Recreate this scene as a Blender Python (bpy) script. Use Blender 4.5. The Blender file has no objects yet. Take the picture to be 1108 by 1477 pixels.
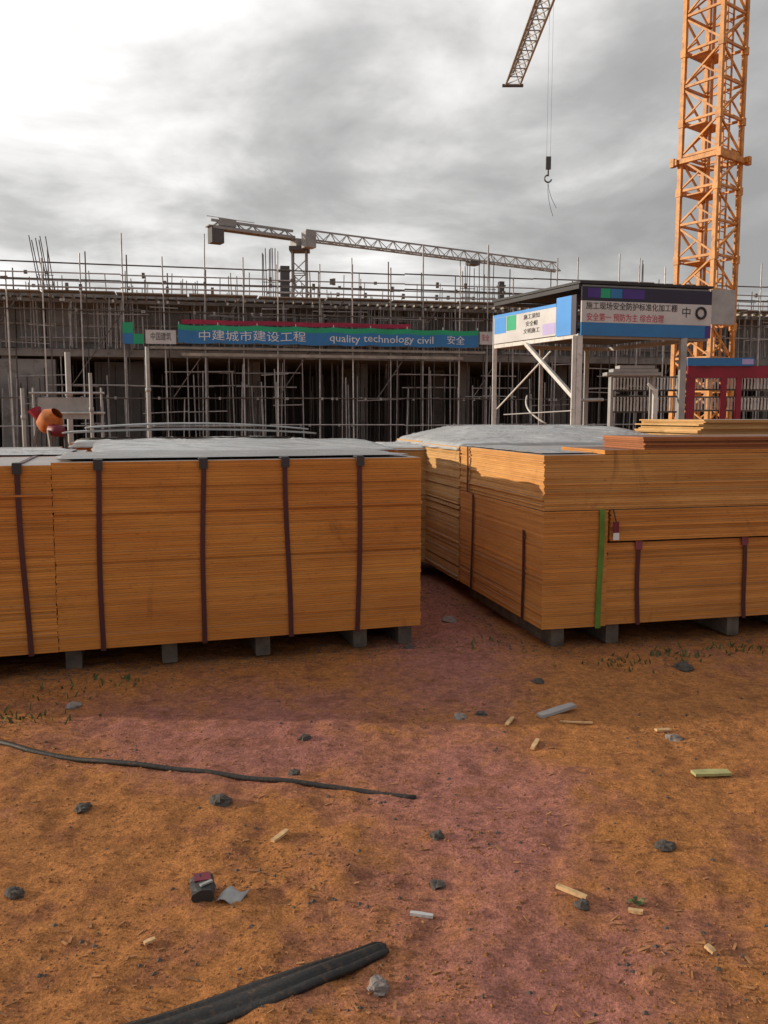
import bpy, math, random
from mathutils import Vector, Matrix, noise
R = math.radians
rnd = random.Random(7)
scn = bpy.context.scene
col = scn.collection

# ------------------------------------------------------------------ camera
F, CX, CY, CH, PITCH = 1240.0, 554.0, 738.5, 1.6, R(6.37)
cam_d = bpy.data.cameras.new('camera')
cam = bpy.data.objects.new('camera', cam_d)
col.objects.link(cam)
cam.location = (0, 0, CH)
cam.rotation_euler = (R(90) - PITCH, 0, 0)
cam_d.sensor_fit = 'HORIZONTAL'
cam_d.sensor_width = 36
cam_d.lens = 36 * F / 1108
cam_d.clip_start = 0.05
cam_d.clip_end = 3000
scn.camera = cam

# ------------------------------------------------------------------ sun, sky, exposure
SUN_EL, SUN_AZ = R(13), R(3)          # azimuth measured from -X towards +Y
to_sun = Vector((-math.cos(SUN_EL) * math.cos(SUN_AZ), math.cos(SUN_EL) * math.sin(SUN_AZ), math.sin(SUN_EL)))
sd = bpy.data.lights.new('sun', 'SUN')
sd.energy = 3.4
sd.angle = R(0.6)
sd.color = (1.0, 0.86, 0.66)
sun = bpy.data.objects.new('sun', sd)
col.objects.link(sun)
sun.rotation_euler = (-to_sun).to_track_quat('-Z', 'Y').to_euler()

w = bpy.data.worlds.new('World')
scn.world = w
w.use_nodes = True
nt = w.node_tree
nt.nodes.clear()
def N(tree, typ, **kw):
    n = tree.nodes.new(typ)
    for k, v in kw.items():
        setattr(n, k, v)
    return n
def mth(tree, op, a, b=None, c=None, clamp=False):
    n = N(tree, 'ShaderNodeMath', operation=op, use_clamp=clamp)
    for i, v in enumerate((a, b, c)):
        if v is None: continue
        if isinstance(v, (int, float)): n.inputs[i].default_value = v
        else: tree.links.new(v, n.inputs[i])
    return n.outputs[0]
def ramp(tree, fac, stops, interp='LINEAR'):
    n = N(tree, 'ShaderNodeValToRGB')
    n.color_ramp.interpolation = interp
    e = n.color_ramp.elements
    while len(e) < len(stops): e.new(0.5)
    for i, (p, c) in enumerate(stops):
        e[i].position = p
        e[i].color = (c, c, c, 1) if isinstance(c, (int, float)) else (*c, 1)
    tree.links.new(fac, n.inputs[0])
    return n.outputs[0]
def mix(tree, fac, a, b, blend='MIX'):
    n = N(tree, 'ShaderNodeMix', data_type='RGBA', blend_type=blend)
    for s, v in ((n.inputs[0], fac), (n.inputs[6], a), (n.inputs[7], b)):
        if isinstance(v, (int, float)): s.default_value = v
        elif isinstance(v, tuple): s.default_value = (*v, 1)
        else: tree.links.new(v, s)
    return n.outputs[2]
def noise_tex(tree, vec, scale, detail=5, rough=0.55, dist=0.0):
    n = N(tree, 'ShaderNodeTexNoise')
    n.inputs['Scale'].default_value = scale
    n.inputs['Detail'].default_value = detail
    n.inputs['Roughness'].default_value = rough
    n.inputs['Distortion'].default_value = dist
    if vec is not None: tree.links.new(vec, n.inputs['Vector'])
    return n.outputs['Fac']
def mapping(tree, vec, scale=(1, 1, 1), loc=(0, 0, 0)):
    n = N(tree, 'ShaderNodeMapping')
    n.inputs['Scale'].default_value = scale
    n.inputs['Location'].default_value = loc
    tree.links.new(vec, n.inputs['Vector'])
    return n.outputs[0]

sky = N(nt, 'ShaderNodeTexSky', sky_type='NISHITA')
sky.sun_disc = False
sky.sun_elevation = SUN_EL
sky.sun_rotation = math.atan2(to_sun.x, to_sun.y)
tc = N(nt, 'ShaderNodeTexCoord')
d = tc.outputs['Generated']
sep = N(nt, 'ShaderNodeSeparateXYZ')
nt.links.new(d, sep.inputs[0])
zz = mth(nt, 'ADD', mth(nt, 'MAXIMUM', sep.outputs[2], 0.0), 0.22)
comb = N(nt, 'ShaderNodeCombineXYZ')
nt.links.new(mth(nt, 'DIVIDE', sep.outputs[0], zz), comb.inputs[0])
nt.links.new(mth(nt, 'DIVIDE', sep.outputs[1], zz), comb.inputs[1])
pl = comb.outputs[0]
SKY_OFF = (46.1616, -47.9451, 7.3406)
n_big = noise_tex(nt, mapping(nt, pl, (1, 1, 1), SKY_OFF), 1.3, 6, 0.55, 0.4)
n_mid = noise_tex(nt, mapping(nt, pl, (1, 1, 1), (32.0401, -36.0554, 2.0)), 3.64, 6, 0.52, 0.3)
dp = N(nt, 'ShaderNodeVectorMath', operation='DOT_PRODUCT')
nt.links.new(d, dp.inputs[0])
dp.inputs[1].default_value = Vector((-0.80, 0.52, 0.30)).normalized()
glow = ramp(nt, dp.outputs['Value'], [(0.30, 0.0), (0.75, 0.55), (1.0, 1.0)])
# cloud light: grey deck, brighter folds, thin bright places towards the sun
v = mth(nt, 'ADD', mth(nt, 'MULTIPLY', n_big, 0.75), mth(nt, 'MULTIPLY', n_mid, 0.25))
v = mth(nt, 'ADD', v, 0.025)
v = mth(nt, 'ADD', v, mth(nt, 'MULTIPLY', glow, 0.26))
lum = ramp(nt, v, [(0.44, 0.29), (0.55, 0.375), (0.61, 0.475), (0.67, 0.64), (0.725, 0.78), (0.80, 1.0)])
cloud = mix(nt, 1.0, lum, (13.2, 13.0, 12.8), 'MULTIPLY')
full = mix(nt, 0.93, sky.outputs[0], cloud)
bg = N(nt, 'ShaderNodeBackground')
bg.inputs['Strength'].default_value = 0.1
nt.links.new(full, bg.inputs['Color'])
wo = N(nt, 'ShaderNodeOutputWorld')
nt.links.new(bg.outputs[0], wo.inputs['Surface'])
scn.view_settings.view_transform = 'Standard'
scn.view_settings.look = 'None'
scn.view_settings.exposure = 0.0
scn.view_settings.gamma = 1.0
scn.view_settings.use_curve_mapping = False

# ------------------------------------------------------------------ geometry helpers
def ray(px, py):
    u, v = (px - CX) / F, (CY - py) / F
    c, s = math.cos(PITCH), math.sin(PITCH)
    return Vector((u, c + v * s, v * c - s))
def at(px, py, Y):
    r = ray(px, py)
    return Vector((0, 0, CH)) + r * (Y / r.y)
def on_ground(px, py, z=0.0):
    r = ray(px, py)
    return Vector((0, 0, CH)) + r * ((z - CH) / r.z)

class MB:
    def __init__(self): self.v, self.f = [], []
    def add(self, vs, fs):
        o = len(self.v)
        self.v += [tuple(p) for p in vs]
        self.f += [tuple(i + o for i in f) for f in fs]
    def box(self, c, s, M=None):
        x, y, z = s[0] / 2, s[1] / 2, s[2] / 2
        vs = [Vector((sx * x, sy * y, sz * z)) for sz in (-1, 1) for sy in (-1, 1) for sx in (-1, 1)]
        if M is not None: vs = [M @ p for p in vs]
        vs = [p + Vector(c) for p in vs]
        self.add(vs, [(0, 2, 3, 1), (4, 5, 7, 6), (0, 1, 5, 4), (2, 6, 7, 3), (0, 4, 6, 2), (1, 3, 7, 5)])
    def tube(self, p0, p1, r0, r1=None, n=6):
        r1 = r0 if r1 is None else r1
        p0, p1 = Vector(p0), Vector(p1)
        q = (p1 - p0).to_track_quat('Z', 'Y')
        vs = []
        for p, r in ((p0, r0), (p1, r1)):
            for i in range(n):
                a = 2 * math.pi * i / n
                vs.append(p + q @ Vector((r * math.cos(a), r * math.sin(a), 0)))
        fs = [(i, (i + 1) % n, n + (i + 1) % n, n + i) for i in range(n)]
        fs += [tuple(range(n - 1, -1, -1)), tuple(range(n, 2 * n))]
        self.add(vs, fs)
    def path(self, pts, r, n=8):
        pts = [Vector(p) for p in pts]
        vs = []
        for i, p in enumerate(pts):
            t = (pts[min(i + 1, len(pts) - 1)] - pts[max(i - 1, 0)])
            q = t.to_track_quat('Z', 'Y')
            for k in range(n):
                a = 2 * math.pi * k / n
                vs.append(p + q @ Vector((r * math.cos(a), r * math.sin(a), 0)))
        fs = []
        for i in range(len(pts) - 1):
            for k in range(n):
                fs.append((i * n + k, i * n + (k + 1) % n, (i + 1) * n + (k + 1) % n, (i + 1) * n + k))
        fs += [tuple(range(n - 1, -1, -1)), tuple(range((len(pts) - 1) * n, len(pts) * n))]
        self.add(vs, fs)
    def mesh(self, name, mat, smooth=False):
        m = bpy.data.meshes.new(name)
        m.from_pydata(self.v, [], self.f)
        if mat: m.materials.append(mat)
        if smooth:
            m.polygons.foreach_set('use_smooth', [True] * len(m.polygons))
        return m
    def build(self, name, mat, parent=None, smooth=False, kind=None):
        return link(name, self.mesh(name, mat, smooth), parent, kind=kind)

def link(name, data, parent=None, M=None, kind=None, label=None):
    o = bpy.data.objects.new(name, data)
    col.objects.link(o)
    if parent is not None: o.parent = parent
    if M is not None: o.matrix_basis = M
    if kind: o['kind'] = kind
    if label: o['label'] = label
    return o
def tag(o, label, cat, group=None):
    o['label'] = label
    o['category'] = cat
    if group: o['group'] = group
    return o
def thing(name, label, cat, loc=(0, 0, 0), rz=0.0, group=None):
    o = bpy.data.objects.new(name, None)
    o.empty_display_size = 0.2
    col.objects.link(o)
    o.matrix_basis = Matrix.Translation(Vector(loc)) @ Matrix.Rotation(rz, 4, 'Z')
    return tag(o, label, cat, group)

_unit = {}
def unit_cube(mat):
    k = ('c', mat.name)
    if k not in _unit:
        b = MB(); b.box((0, 0, 0), (1, 1, 1)); _unit[k] = b.mesh('bar', mat)
    return _unit[k]
def unit_cyl(mat, n=8):
    k = ('y', mat.name, n)
    if k not in _unit:
        b = MB(); b.tube((0, 0, -0.5), (0, 0, 0.5), 1.0, 1.0, n)
        m = b.mesh('tube', mat)
        for p in m.polygons: p.use_smooth = len(p.vertices) == 4
        _unit[k] = m
    return _unit[k]
def pole(name, p0, p1, r, mat, parent=None, n=8, **kw):
    p0, p1 = Vector(p0), Vector(p1)
    dv = p1 - p0
    M = Matrix.Translation((p0 + p1) / 2) @ dv.to_track_quat('Z', 'Y').to_matrix().to_4x4() @ Matrix.Diagonal((r, r, dv.length, 1))
    return link(name, unit_cyl(mat, n), parent, M, **kw)
def beam(name, p0, p1, wd, ht, mat, parent=None, **kw):
    p0, p1 = Vector(p0), Vector(p1)
    dv = p1 - p0
    up = 'Y' if abs(dv.normalized().z) < 0.95 else 'X'
    M = Matrix.Translation((p0 + p1) / 2) @ dv.to_track_quat('Z', up).to_matrix().to_4x4() @ Matrix.Diagonal((wd, ht, dv.length, 1))
    return link(name, unit_cube(mat), parent, M, **kw)
def block(name, c, s, mat, parent=None, rz=0.0, **kw):
    M = Matrix.Translation(Vector(c)) @ Matrix.Rotation(rz, 4, 'Z') @ Matrix.Diagonal((*s, 1))
    return link(name, unit_cube(mat), parent, M, **kw)
_fonts = {}
def text(body, size, mat, parent, loc, align='CENTER', squash=1.0, ext=0.004, name='lettering'):
    c = bpy.data.curves.new(name, 'FONT')
    c.body = body
    c.size = size
    c.align_x = align
    c.align_y = 'CENTER'
    c.extrude = ext
    c.resolution_u = 2
    c.materials.append(mat)
    o = link(name, c, parent)
    o.location = loc
    o.rotation_euler = (R(90), 0, 0)
    o.scale = (squash, 1, 1)
    return o

# ------------------------------------------------------------------ materials
def mat(name, color, rough=0.7, metal=0.0, var=0.25, scale=3.0, bump=0.0, bscale=30.0, rand=0.0, dirt=None, spec=None):
    m = bpy.data.materials.new(name)
    m.use_nodes = True
    t = m.node_tree
    b = t.nodes['Principled BSDF']
    b.inputs['Roughness'].default_value = rough
    b.inputs['Metallic'].default_value = metal
    if spec is not None: b.inputs['Specular IOR Level'].default_value = spec
    g = N(t, 'ShaderNodeNewGeometry')
    pos = g.outputs['Position']
    n1 = noise_tex(t, pos, scale, 6, 0.6)
    f = ramp(t, n1, [(0.3, 1 - var), (0.7, 1 + var)])
    c = mix(t, 1.0, color, f, 'MULTIPLY')
    if rand:
        oi = N(t, 'ShaderNodeObjectInfo')
        rr = ramp(t, oi.outputs['Random'], [(0, 1 - rand), (1, 1 + rand)])
        c = mix(t, 1.0, c, rr, 'MULTIPLY')
    if dirt:
        n2 = noise_tex(t, pos, scale * 2.3, 8, 0.7)
        c = mix(t, ramp(t, n2, [(0.52, 0.0), (0.66, 0.8)]), c, dirt)
    t.links.new(c, b.inputs['Base Color'])
    if bump:
        bn = N(t, 'ShaderNodeBump')
        bn.inputs['Strength'].default_value = bump
        bn.inputs['Distance'].default_value = 0.01
        t.links.new(noise_tex(t, pos, bscale, 6, 0.6), bn.inputs['Height'])
        t.links.new(bn.outputs[0], b.inputs['Normal'])
    return m

def ply_edge_mat(name, color, dark):
    """edge of a plywood sheet: fine plies, fibre streaks along the edge, one tint per sheet"""
    m = bpy.data.materials.new(name)
    m.use_nodes = True
    t = m.node_tree
    b = t.nodes['Principled BSDF']
    b.inputs['Roughness'].default_value = 0.75
    o = N(t, 'ShaderNodeTexCoord').outputs['Object']
    oi = N(t, 'ShaderNodeObjectInfo').outputs['Random']
    pos = N(t, 'ShaderNodeNewGeometry').outputs['Position']
    sp = N(t, 'ShaderNodeSeparateXYZ'); t.links.new(o, sp.inputs[0])
    plies = mth(t, 'SINE', mth(t, 'MULTIPLY', sp.outputs[2], 2 * math.pi / 0.0049))
    pf = ramp(t, plies, [(0.0, 0.88), (1.0, 1.0)])
    st = noise_tex(t, mapping(t, pos, (5, 5, 240)), 1.0, 5, 0.65)
    sf = ramp(t, st, [(0.28, 0.74), (0.5, 0.99), (0.72, 1.16)])
    big = noise_tex(t, mapping(t, pos, (1.1, 1.1, 4.0)), 1.0, 4, 0.6)
    rr = ramp(t, oi, [(0.0, 0.70), (0.10, 0.94), (0.8, 1.04), (1.0, 1.2)])
    c = mix(t, ramp(t, big, [(0.38, 0.0), (0.68, 0.75)]), color, dark)
    stain = noise_tex(t, mapping(t, pos, (2.2, 2.2, 1.1), (5, 1, 3)), 1.0, 7, 0.7, 1.2)
    c = mix(t, ramp(t, stain, [(0.60, 0.0), (0.72, 0.55)]), c, tuple(x * 0.4 for x in dark))
    for k in (pf, sf, rr): c = mix(t, 1.0, c, k, 'MULTIPLY')
    fine = noise_tex(t, mapping(t, pos, (26, 26, 60)), 1.0, 4, 0.6)
    c = mix(t, ramp(t, fine, [(0.60, 0.0), (0.74, 0.55)]), c, tuple(x * 0.45 for x in dark))
    t.links.new(c, b.inputs['Base Color'])
    bn = N(t, 'ShaderNodeBump'); bn.inputs['Strength'].default_value = 0.5; bn.inputs['Distance'].default_value = 0.004
    t.links.new(st, bn.inputs['Height']); t.links.new(bn.outputs[0], b.inputs['Normal'])
    return m

M_ = {}
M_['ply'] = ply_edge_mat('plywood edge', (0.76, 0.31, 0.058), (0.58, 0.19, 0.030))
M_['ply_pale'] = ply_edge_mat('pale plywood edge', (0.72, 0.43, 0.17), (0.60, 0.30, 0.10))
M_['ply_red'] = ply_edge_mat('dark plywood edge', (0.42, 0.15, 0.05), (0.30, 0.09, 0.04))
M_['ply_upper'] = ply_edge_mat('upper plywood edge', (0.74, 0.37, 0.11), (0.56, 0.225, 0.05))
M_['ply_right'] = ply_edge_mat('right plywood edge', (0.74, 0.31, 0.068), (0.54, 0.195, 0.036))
M_['ply_face'] = mat('filmed plywood face', (0.34, 0.30, 0.28), 0.38, var=0.22, scale=2.2, dirt=(0.42, 0.38, 0.34))
M_['ply_brown'] = mat('brown plywood face', (0.20, 0.09, 0.05), 0.45, var=0.3, scale=3)
M_['strap'] = mat('dark red strap', (0.075, 0.016, 0.018), 0.5, var=0.2)
M_['strap_green'] = mat('green strap', (0.10, 0.22, 0.03), 0.5, var=0.25, scale=9)
M_['guard'] = mat('strap edge protector', (0.045, 0.04, 0.042), 0.55, var=0.2)
M_['guard_red'] = mat('red edge protector', (0.22, 0.05, 0.07), 0.55, var=0.2)
M_['bearer'] = mat('weathered timber', (0.15, 0.125, 0.105), 0.9, var=0.45, scale=8, bump=0.5)
M_['film'] = mat('grey plastic film', (0.36, 0.36, 0.36), 0.26, var=0.22, scale=2.5, dirt=(0.30, 0.26, 0.22))
M_['white_film'] = mat('white plastic film', (0.50, 0.50, 0.50), 0.26, var=0.15, scale=5, dirt=(0.42, 0.38, 0.34))
M_['concrete'] = mat('concrete', (0.28, 0.277, 0.275), 0.9, var=0.3, scale=0.8, bump=0.3, bscale=12, dirt=(0.14, 0.135, 0.13))
M_['concrete_dark'] = mat('dark concrete', (0.14, 0.138, 0.135), 0.9, var=0.35, scale=0.6)  # darker tone for the back wall and an inner cast wall
M_['formwork'] = mat('formwork panel', (0.27, 0.275, 0.28), 0.8, var=0.35, scale=1.3, rand=0.25)
M_['timber'] = mat('timber rail', (0.36, 0.33, 0.29), 0.8, var=0.3, scale=3, rand=0.2)
M_['steel'] = mat('galvanised tube', (0.44, 0.44, 0.45), 0.5, 0.2, var=0.3, scale=4, rand=0.25)
M_['steel_dark'] = mat('rusty tube', (0.15, 0.135, 0.125), 0.6, 0.3, var=0.35, scale=4, rand=0.3)
M_['rebar'] = mat('rusty rebar', (0.075, 0.06, 0.055), 0.7, 0.3, var=0.3, scale=6)
M_['crane'] = mat('orange crane paint', (0.62, 0.26, 0.045), 0.5, var=0.35, scale=2.5, dirt=(0.27, 0.085, 0.035))
M_['crane_yellow'] = mat('yellow crane paint', (0.78, 0.50, 0.08), 0.45, var=0.15, scale=3)
M_['crane_grey'] = mat('pale crane paint', (0.30, 0.30, 0.30), 0.5, var=0.2, scale=1.0)
M_['crane_dark'] = mat('dark crane block', (0.09, 0.09, 0.095), 0.7, var=0.2)
M_['rope'] = mat('wire rope', (0.05, 0.05, 0.05), 0.5, 0.5)
M_['white_paint'] = mat('white painted steel', (0.70, 0.70, 0.69), 0.45, var=0.12, scale=3, dirt=(0.45, 0.42, 0.38))
M_['grey_paint'] = mat('grey painted steel', (0.38, 0.38, 0.38), 0.5, var=0.2, scale=2)
M_['roof'] = mat('dark roofing', (0.03, 0.03, 0.035), 0.6, var=0.3, scale=2)
M_['blue'] = mat('blue print', (0.03, 0.20, 0.50), 0.5, var=0.12, scale=1.5)
M_['bright_blue'] = mat('bright blue print', (0.05, 0.30, 0.80), 0.5, var=0.1, scale=2)
M_['green'] = mat('green print', (0.015, 0.40, 0.20), 0.5, var=0.15, scale=1.5)
M_['navy'] = mat('navy print', (0.022, 0.02, 0.05), 0.5, var=0.15)
M_['purple'] = mat('purple print', (0.07, 0.03, 0.26), 0.5, var=0.15)
M_['lilac'] = mat('lilac print', (0.48, 0.42, 0.75), 0.5, var=0.1)
M_['sign_grey'] = mat('pale sign board', (0.60, 0.60, 0.62), 0.5, var=0.12, scale=2)
M_['ink'] = mat('black ink', (0.03, 0.03, 0.03), 0.6, var=0.1)
M_['red_ink'] = mat('red ink', (0.52, 0.06, 0.10), 0.6, var=0.12)
M_['red_cloth'] = mat('red cloth', (0.36, 0.03, 0.08), 0.8, var=0.2)
M_['white_ink'] = mat('white ink', (0.78, 0.80, 0.82), 0.6, var=0.08)
M_['red_paint'] = mat('dark red paint', (0.27, 0.012, 0.035), 0.5, var=0.25, scale=2)
M_['rubber'] = mat('black rubber', (0.02, 0.019, 0.019), 0.6, var=0.3, scale=20, bump=0.3, bscale=80, dirt=(0.10, 0.055, 0.03))
M_['stone'] = mat('dark stone', (0.085, 0.072, 0.062), 0.85, var=0.4, scale=30, bump=0.5, bscale=90)
M_['stone_pale'] = mat('pale stone', (0.26, 0.22, 0.20), 0.85, var=0.4, scale=30, bump=0.5, bscale=90)
M_['chip'] = mat('wood chip', (0.62, 0.40, 0.20), 0.8, var=0.3, scale=40)
M_['card'] = mat('grey card', (0.34, 0.34, 0.33), 0.7, var=0.2, scale=20)
M_['slat'] = mat('green tinged slat', (0.42, 0.40, 0.17), 0.75, var=0.25, scale=14)
M_['leaf'] = mat('weed leaf', (0.085, 0.11, 0.03), 0.7, var=0.35, scale=15)
M_['orange_paint'] = mat('orange paint', (0.52, 0.15, 0.03), 0.75, var=0.35, scale=6, dirt=(0.30, 0.20, 0.14))
M_['maroon'] = mat('maroon plastic', (0.17, 0.012, 0.03), 0.5, var=0.2, scale=10)

def ground_mat():
    m = bpy.data.materials.new('red clay')
    m.use_nodes = True
    t = m.node_tree
    b = t.nodes['Principled BSDF']
    b.inputs['Roughness'].default_value = 0.92
    b.inputs['Specular IOR Level'].default_value = 0.25
    pos = N(t, 'ShaderNodeNewGeometry').outputs['Position']
    n1 = noise_tex(t, mapping(t, pos, (1, 1, 1), (2.3, 0.4, 0)), 0.75, 6, 0.62, 0.5)
    n2 = noise_tex(t, pos, 5.5, 7, 0.68)
    n3 = noise_tex(t, pos, 26.0, 7, 0.7)
    n4 = noise_tex(t, pos, 110.0, 4, 0.7)
    orange, mauve, dark = (0.42, 0.170, 0.053), (0.37, 0.150, 0.118), (0.22, 0.082, 0.03)
    sx = N(t, 'ShaderNodeSeparateXYZ'); t.links.new(pos, sx.inputs[0])
    # an old damp wheel track through the yard and a trodden patch before the left stack
    trk = ramp(t, mth(t, 'ABSOLUTE', mth(t, 'SUBTRACT', sx.outputs[0], mth(t, 'ADD', 0.28, mth(t, 'MULTIPLY', n1, 0.3)))), [(0.12, 1.0), (0.80, 0.0)])
    px_ = mth(t, 'MULTIPLY', mth(t, 'ADD', sx.outputs[0], 0.9), 0.75)
    py_ = mth(t, 'SUBTRACT', sx.outputs[1], 4.35)
    rad = mth(t, 'SQRT', mth(t, 'ADD', mth(t, 'MULTIPLY', px_, px_), mth(t, 'MULTIPLY', py_, py_)))
    pat = ramp(t, rad, [(0.35, 1.0), (1.35, 0.0)])
    wet = mth(t, 'MAXIMUM', trk, pat)
    k = mth(t, 'ADD', mth(t, 'MULTIPLY', n1, 0.45), mth(t, 'MULTIPLY', n2, 0.42))
    k = mth(t, 'ADD', k, mth(t, 'MULTIPLY', wet, 0.17))
    c = mix(t, ramp(t, k, [(0.46, 0.0), (0.60, 1.0)]), orange, mauve)
    c = mix(t, ramp(t, n2, [(0.50, 0.0), (0.68, 0.75)]), c, dark)
    c = mix(t, 1.0, c, ramp(t, n3, [(0.30, 0.6), (0.5, 1.0), (0.70, 1.42)]), 'MULTIPLY')
    c = mix(t, 1.0, c, ramp(t, n4, [(0.32, 0.6), (0.68, 1.4)]), 'MULTIPLY')
    t.links.new(c, b.inputs['Base Color'])
    h = mth(t, 'ADD', mth(t, 'MULTIPLY', n3, 1.0), mth(t, 'MULTIPLY', n4, 0.35))
    bn = N(t, 'ShaderNodeBump'); bn.inputs['Strength'].default_value = 0.9; bn.inputs['Distance'].default_value = 0.018
    t.links.new(h, bn.inputs['Height']); t.links.new(bn.outputs[0], b.inputs['Normal'])
    return m
M_['ground'] = ground_mat()

# ------------------------------------------------------------------ ground
STACKS = (((0.262, 6.06), R(17.0), -4.9, 0.0, 0.0, 3.8), ((1.107, 5.92), R(13.2), 0.0, 4.6, 0.0, 4.2))
def hollow(x, y):
    """ground lowered under and just before the packs, added to deepen the dark gap"""
    best = 9.0
    for (cx, cy), a, u0, u1, v0, v1 in STACKS:
        dx, dy = x - cx, y - cy
        u, v_ = dx * math.cos(a) + dy * math.sin(a), -dx * math.sin(a) + dy * math.cos(a)
        best = min(best, math.hypot(max(u0 - u, 0, u - u1), max(v0 - v_, 0, v_ - v1)))
    return max(0.0, 1 - best / 0.28)
def gz(x, y):
    return gz0(x, y) - 0.05 * hollow(x, y) ** 0.8  # added dip, shaped to make the gap below the packs darker
def gz0(x, y):
    d2 = max(abs(x) - 12, abs(y - 6) - 12, 0)
    k = 1.0 / (1 + d2 * 0.5)
    z = noise.noise((x * 0.9, y * 0.9, 0.3)) * 0.030 + noise.noise((x * 3.1, y * 3.1, 1.7)) * 0.019
    if -5 < x < 5 and y < 9:
        z += noise.noise((x * 9.5, y * 9.5, 4.2)) * 0.012 + noise.noise((x * 19, y * 19, 8.8)) * 0.006
    return z * k - 0.012
def axis(lo, hi, step, far_lo, far_hi):
    a = [lo + step * i for i in range(int((hi - lo) / step) + 1)]
    s, p = step, a[-1]
    up = []
    while p < far_hi:
        s *= 1.28; p += s; up.append(min(p, far_hi))
    s, p = step, a[0]
    dn = []
    while p > far_lo:
        s *= 1.28; p -= s; dn.append(max(p, far_lo))
    return dn[::-1] + a + up
gx = axis(-3.0, 3.4, 0.026, -900, 900)
gy = axis(1.7, 7.2, 0.026, -300, 1500)
gv = [(x, y, gz(x, y)) for y in gy for x in gx]
nx = len(gx)
gf = [(j * nx + i, j * nx + i + 1, (j + 1) * nx + i + 1, (j + 1) * nx + i) for j in range(len(gy) - 1) for i in range(nx - 1)]
gm = bpy.data.meshes.new('ground')
gm.from_pydata(gv, [], gf)
gm.materials.append(M_['ground'])
gm.polygons.foreach_set('use_smooth', [True] * len(gm.polygons))
link('ground', gm, kind='structure')

# ------------------------------------------------------------------ building under construction
FA = Vector((-16.1, 36.0, 0.0))
FANG = math.atan2(4.7, 22.2)
FM = Matrix.Translation(FA) @ Matrix.Rotation(FANG, 4, 'Z')
FMI = FM.inverted()
def fac(px, py, v=0.0):
    """pixel -> (u, z) on the facade plane pushed v metres back"""
    o = FMI @ Vector((0, 0, CH))
    r = FMI.to_3x3() @ ray(px, py)
    p = o + r * ((v - o.y) / r.y)
    return p.x, p.z
U0, U1 = -7.0, 45.0
SLAB, DECK = 4.45, 6.75

bld = thing('building', 'grey concrete building under construction behind the plywood stacks', 'building', FA, FANG)
block('floor_slab', ((U0 + U1) / 2, 8.0, SLAB - 0.16), (U1 - U0, 15.0, 0.32), M_['concrete'], bld)
block('roof_formwork', ((U0 + U1) / 2, 8.0, DECK - 0.08), (U1 - U0, 15.2, 0.14), M_['formwork'], bld)
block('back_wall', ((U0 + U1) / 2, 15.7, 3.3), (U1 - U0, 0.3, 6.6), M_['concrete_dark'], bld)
block('end_wall', (U0 - 0.2, 8.0, 3.3), (0.3, 15.6, 6.6), M_['concrete'], bld)
block('end_wall', (U1 + 0.2, 8.0, 3.3), (0.3, 15.6, 6.6), M_['concrete'], bld)
for k in range(10):
    u = U0 + 2.2 + k * 5.2
    for v_ in ((1.1, 6.5) if k in (0, 1, 8, 9) else (3.4, 8.0)):
        block('column', (u, v_, (SLAB - 0.32) / 2), (0.6, 0.6, SLAB - 0.32), M_['concrete'], bld)
# lighter cast walls at the left end, with a joint between the pours
for a, b_ in ((U0 + 0.1, -2.6), (-2.5, -0.1), (0.0, 2.3)):
    block('cast_wall', ((a + b_) / 2, 0.75, 2.0), (b_ - a - 0.04, 0.25, 4.0), M_['concrete'], bld)
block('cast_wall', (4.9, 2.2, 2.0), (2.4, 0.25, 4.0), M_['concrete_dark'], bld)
# formwork panels of the storey being poured
u = U0 + 0.3
while u < U1 - 1.3:
    block('formwork_panel', (u + 0.6, 1.5 + rnd.uniform(-0.05, 0.05), SLAB + 1.08), (1.17, 0.06, 2.1 + rnd.uniform(-0.15, 0.02)), M_['formwork'], bld)
    u += 1.22
for z in (SLAB + 0.4, SLAB + 1.1, SLAB + 1.75):
    beam('waler', (U0 + 0.3, 1.40, z), (U1 - 0.3, 1.40, z), 0.09, 0.09, M_['timber'], bld)
# edge joists of the deck, their ends in a row
b = MB()
u = U0 + 0.1
while u < U1:
    b.box((u, 0.2, DECK - 0.21), (0.07, 1.2, 0.11))
    u += 0.42
b.build('joist_ends', M_['timber'], bld, kind='stuff')
beam('edge_beam', (U0, 0.25, DECK - 0.33), (U1, 0.25, DECK - 0.33), 0.12, 0.14, M_['formwork'], bld)
# adjustable props in rows
n_p = 0
for (z0, z1, v0, step) in ((SLAB, DECK - 0.27, 0.55, 0.72), (0.0, SLAB - 0.33, 0.35, 0.85), (0.0, SLAB - 0.33, 2.6, 1.25)):
    u = U0 + 0.3
    while u < U1 - 0.2:
        uu = u + rnd.uniform(-0.12, 0.12)
        if not (z0 == 0.0 and v0 < 1 and uu < 2.4) and n_p < 290:
            pole('prop', (uu, v0 + rnd.uniform(-0.1, 0.1), z0), (uu + rnd.uniform(-0.04, 0.04), v0, z1), 0.030, M_['steel'] if rnd.random() < 0.55 else M_['steel_dark'], bld, n=6)
            n_p += 1
        u += step
for (u, zc, h) in ((fac(411, 407)[0], 0, 0),):
    pass

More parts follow.
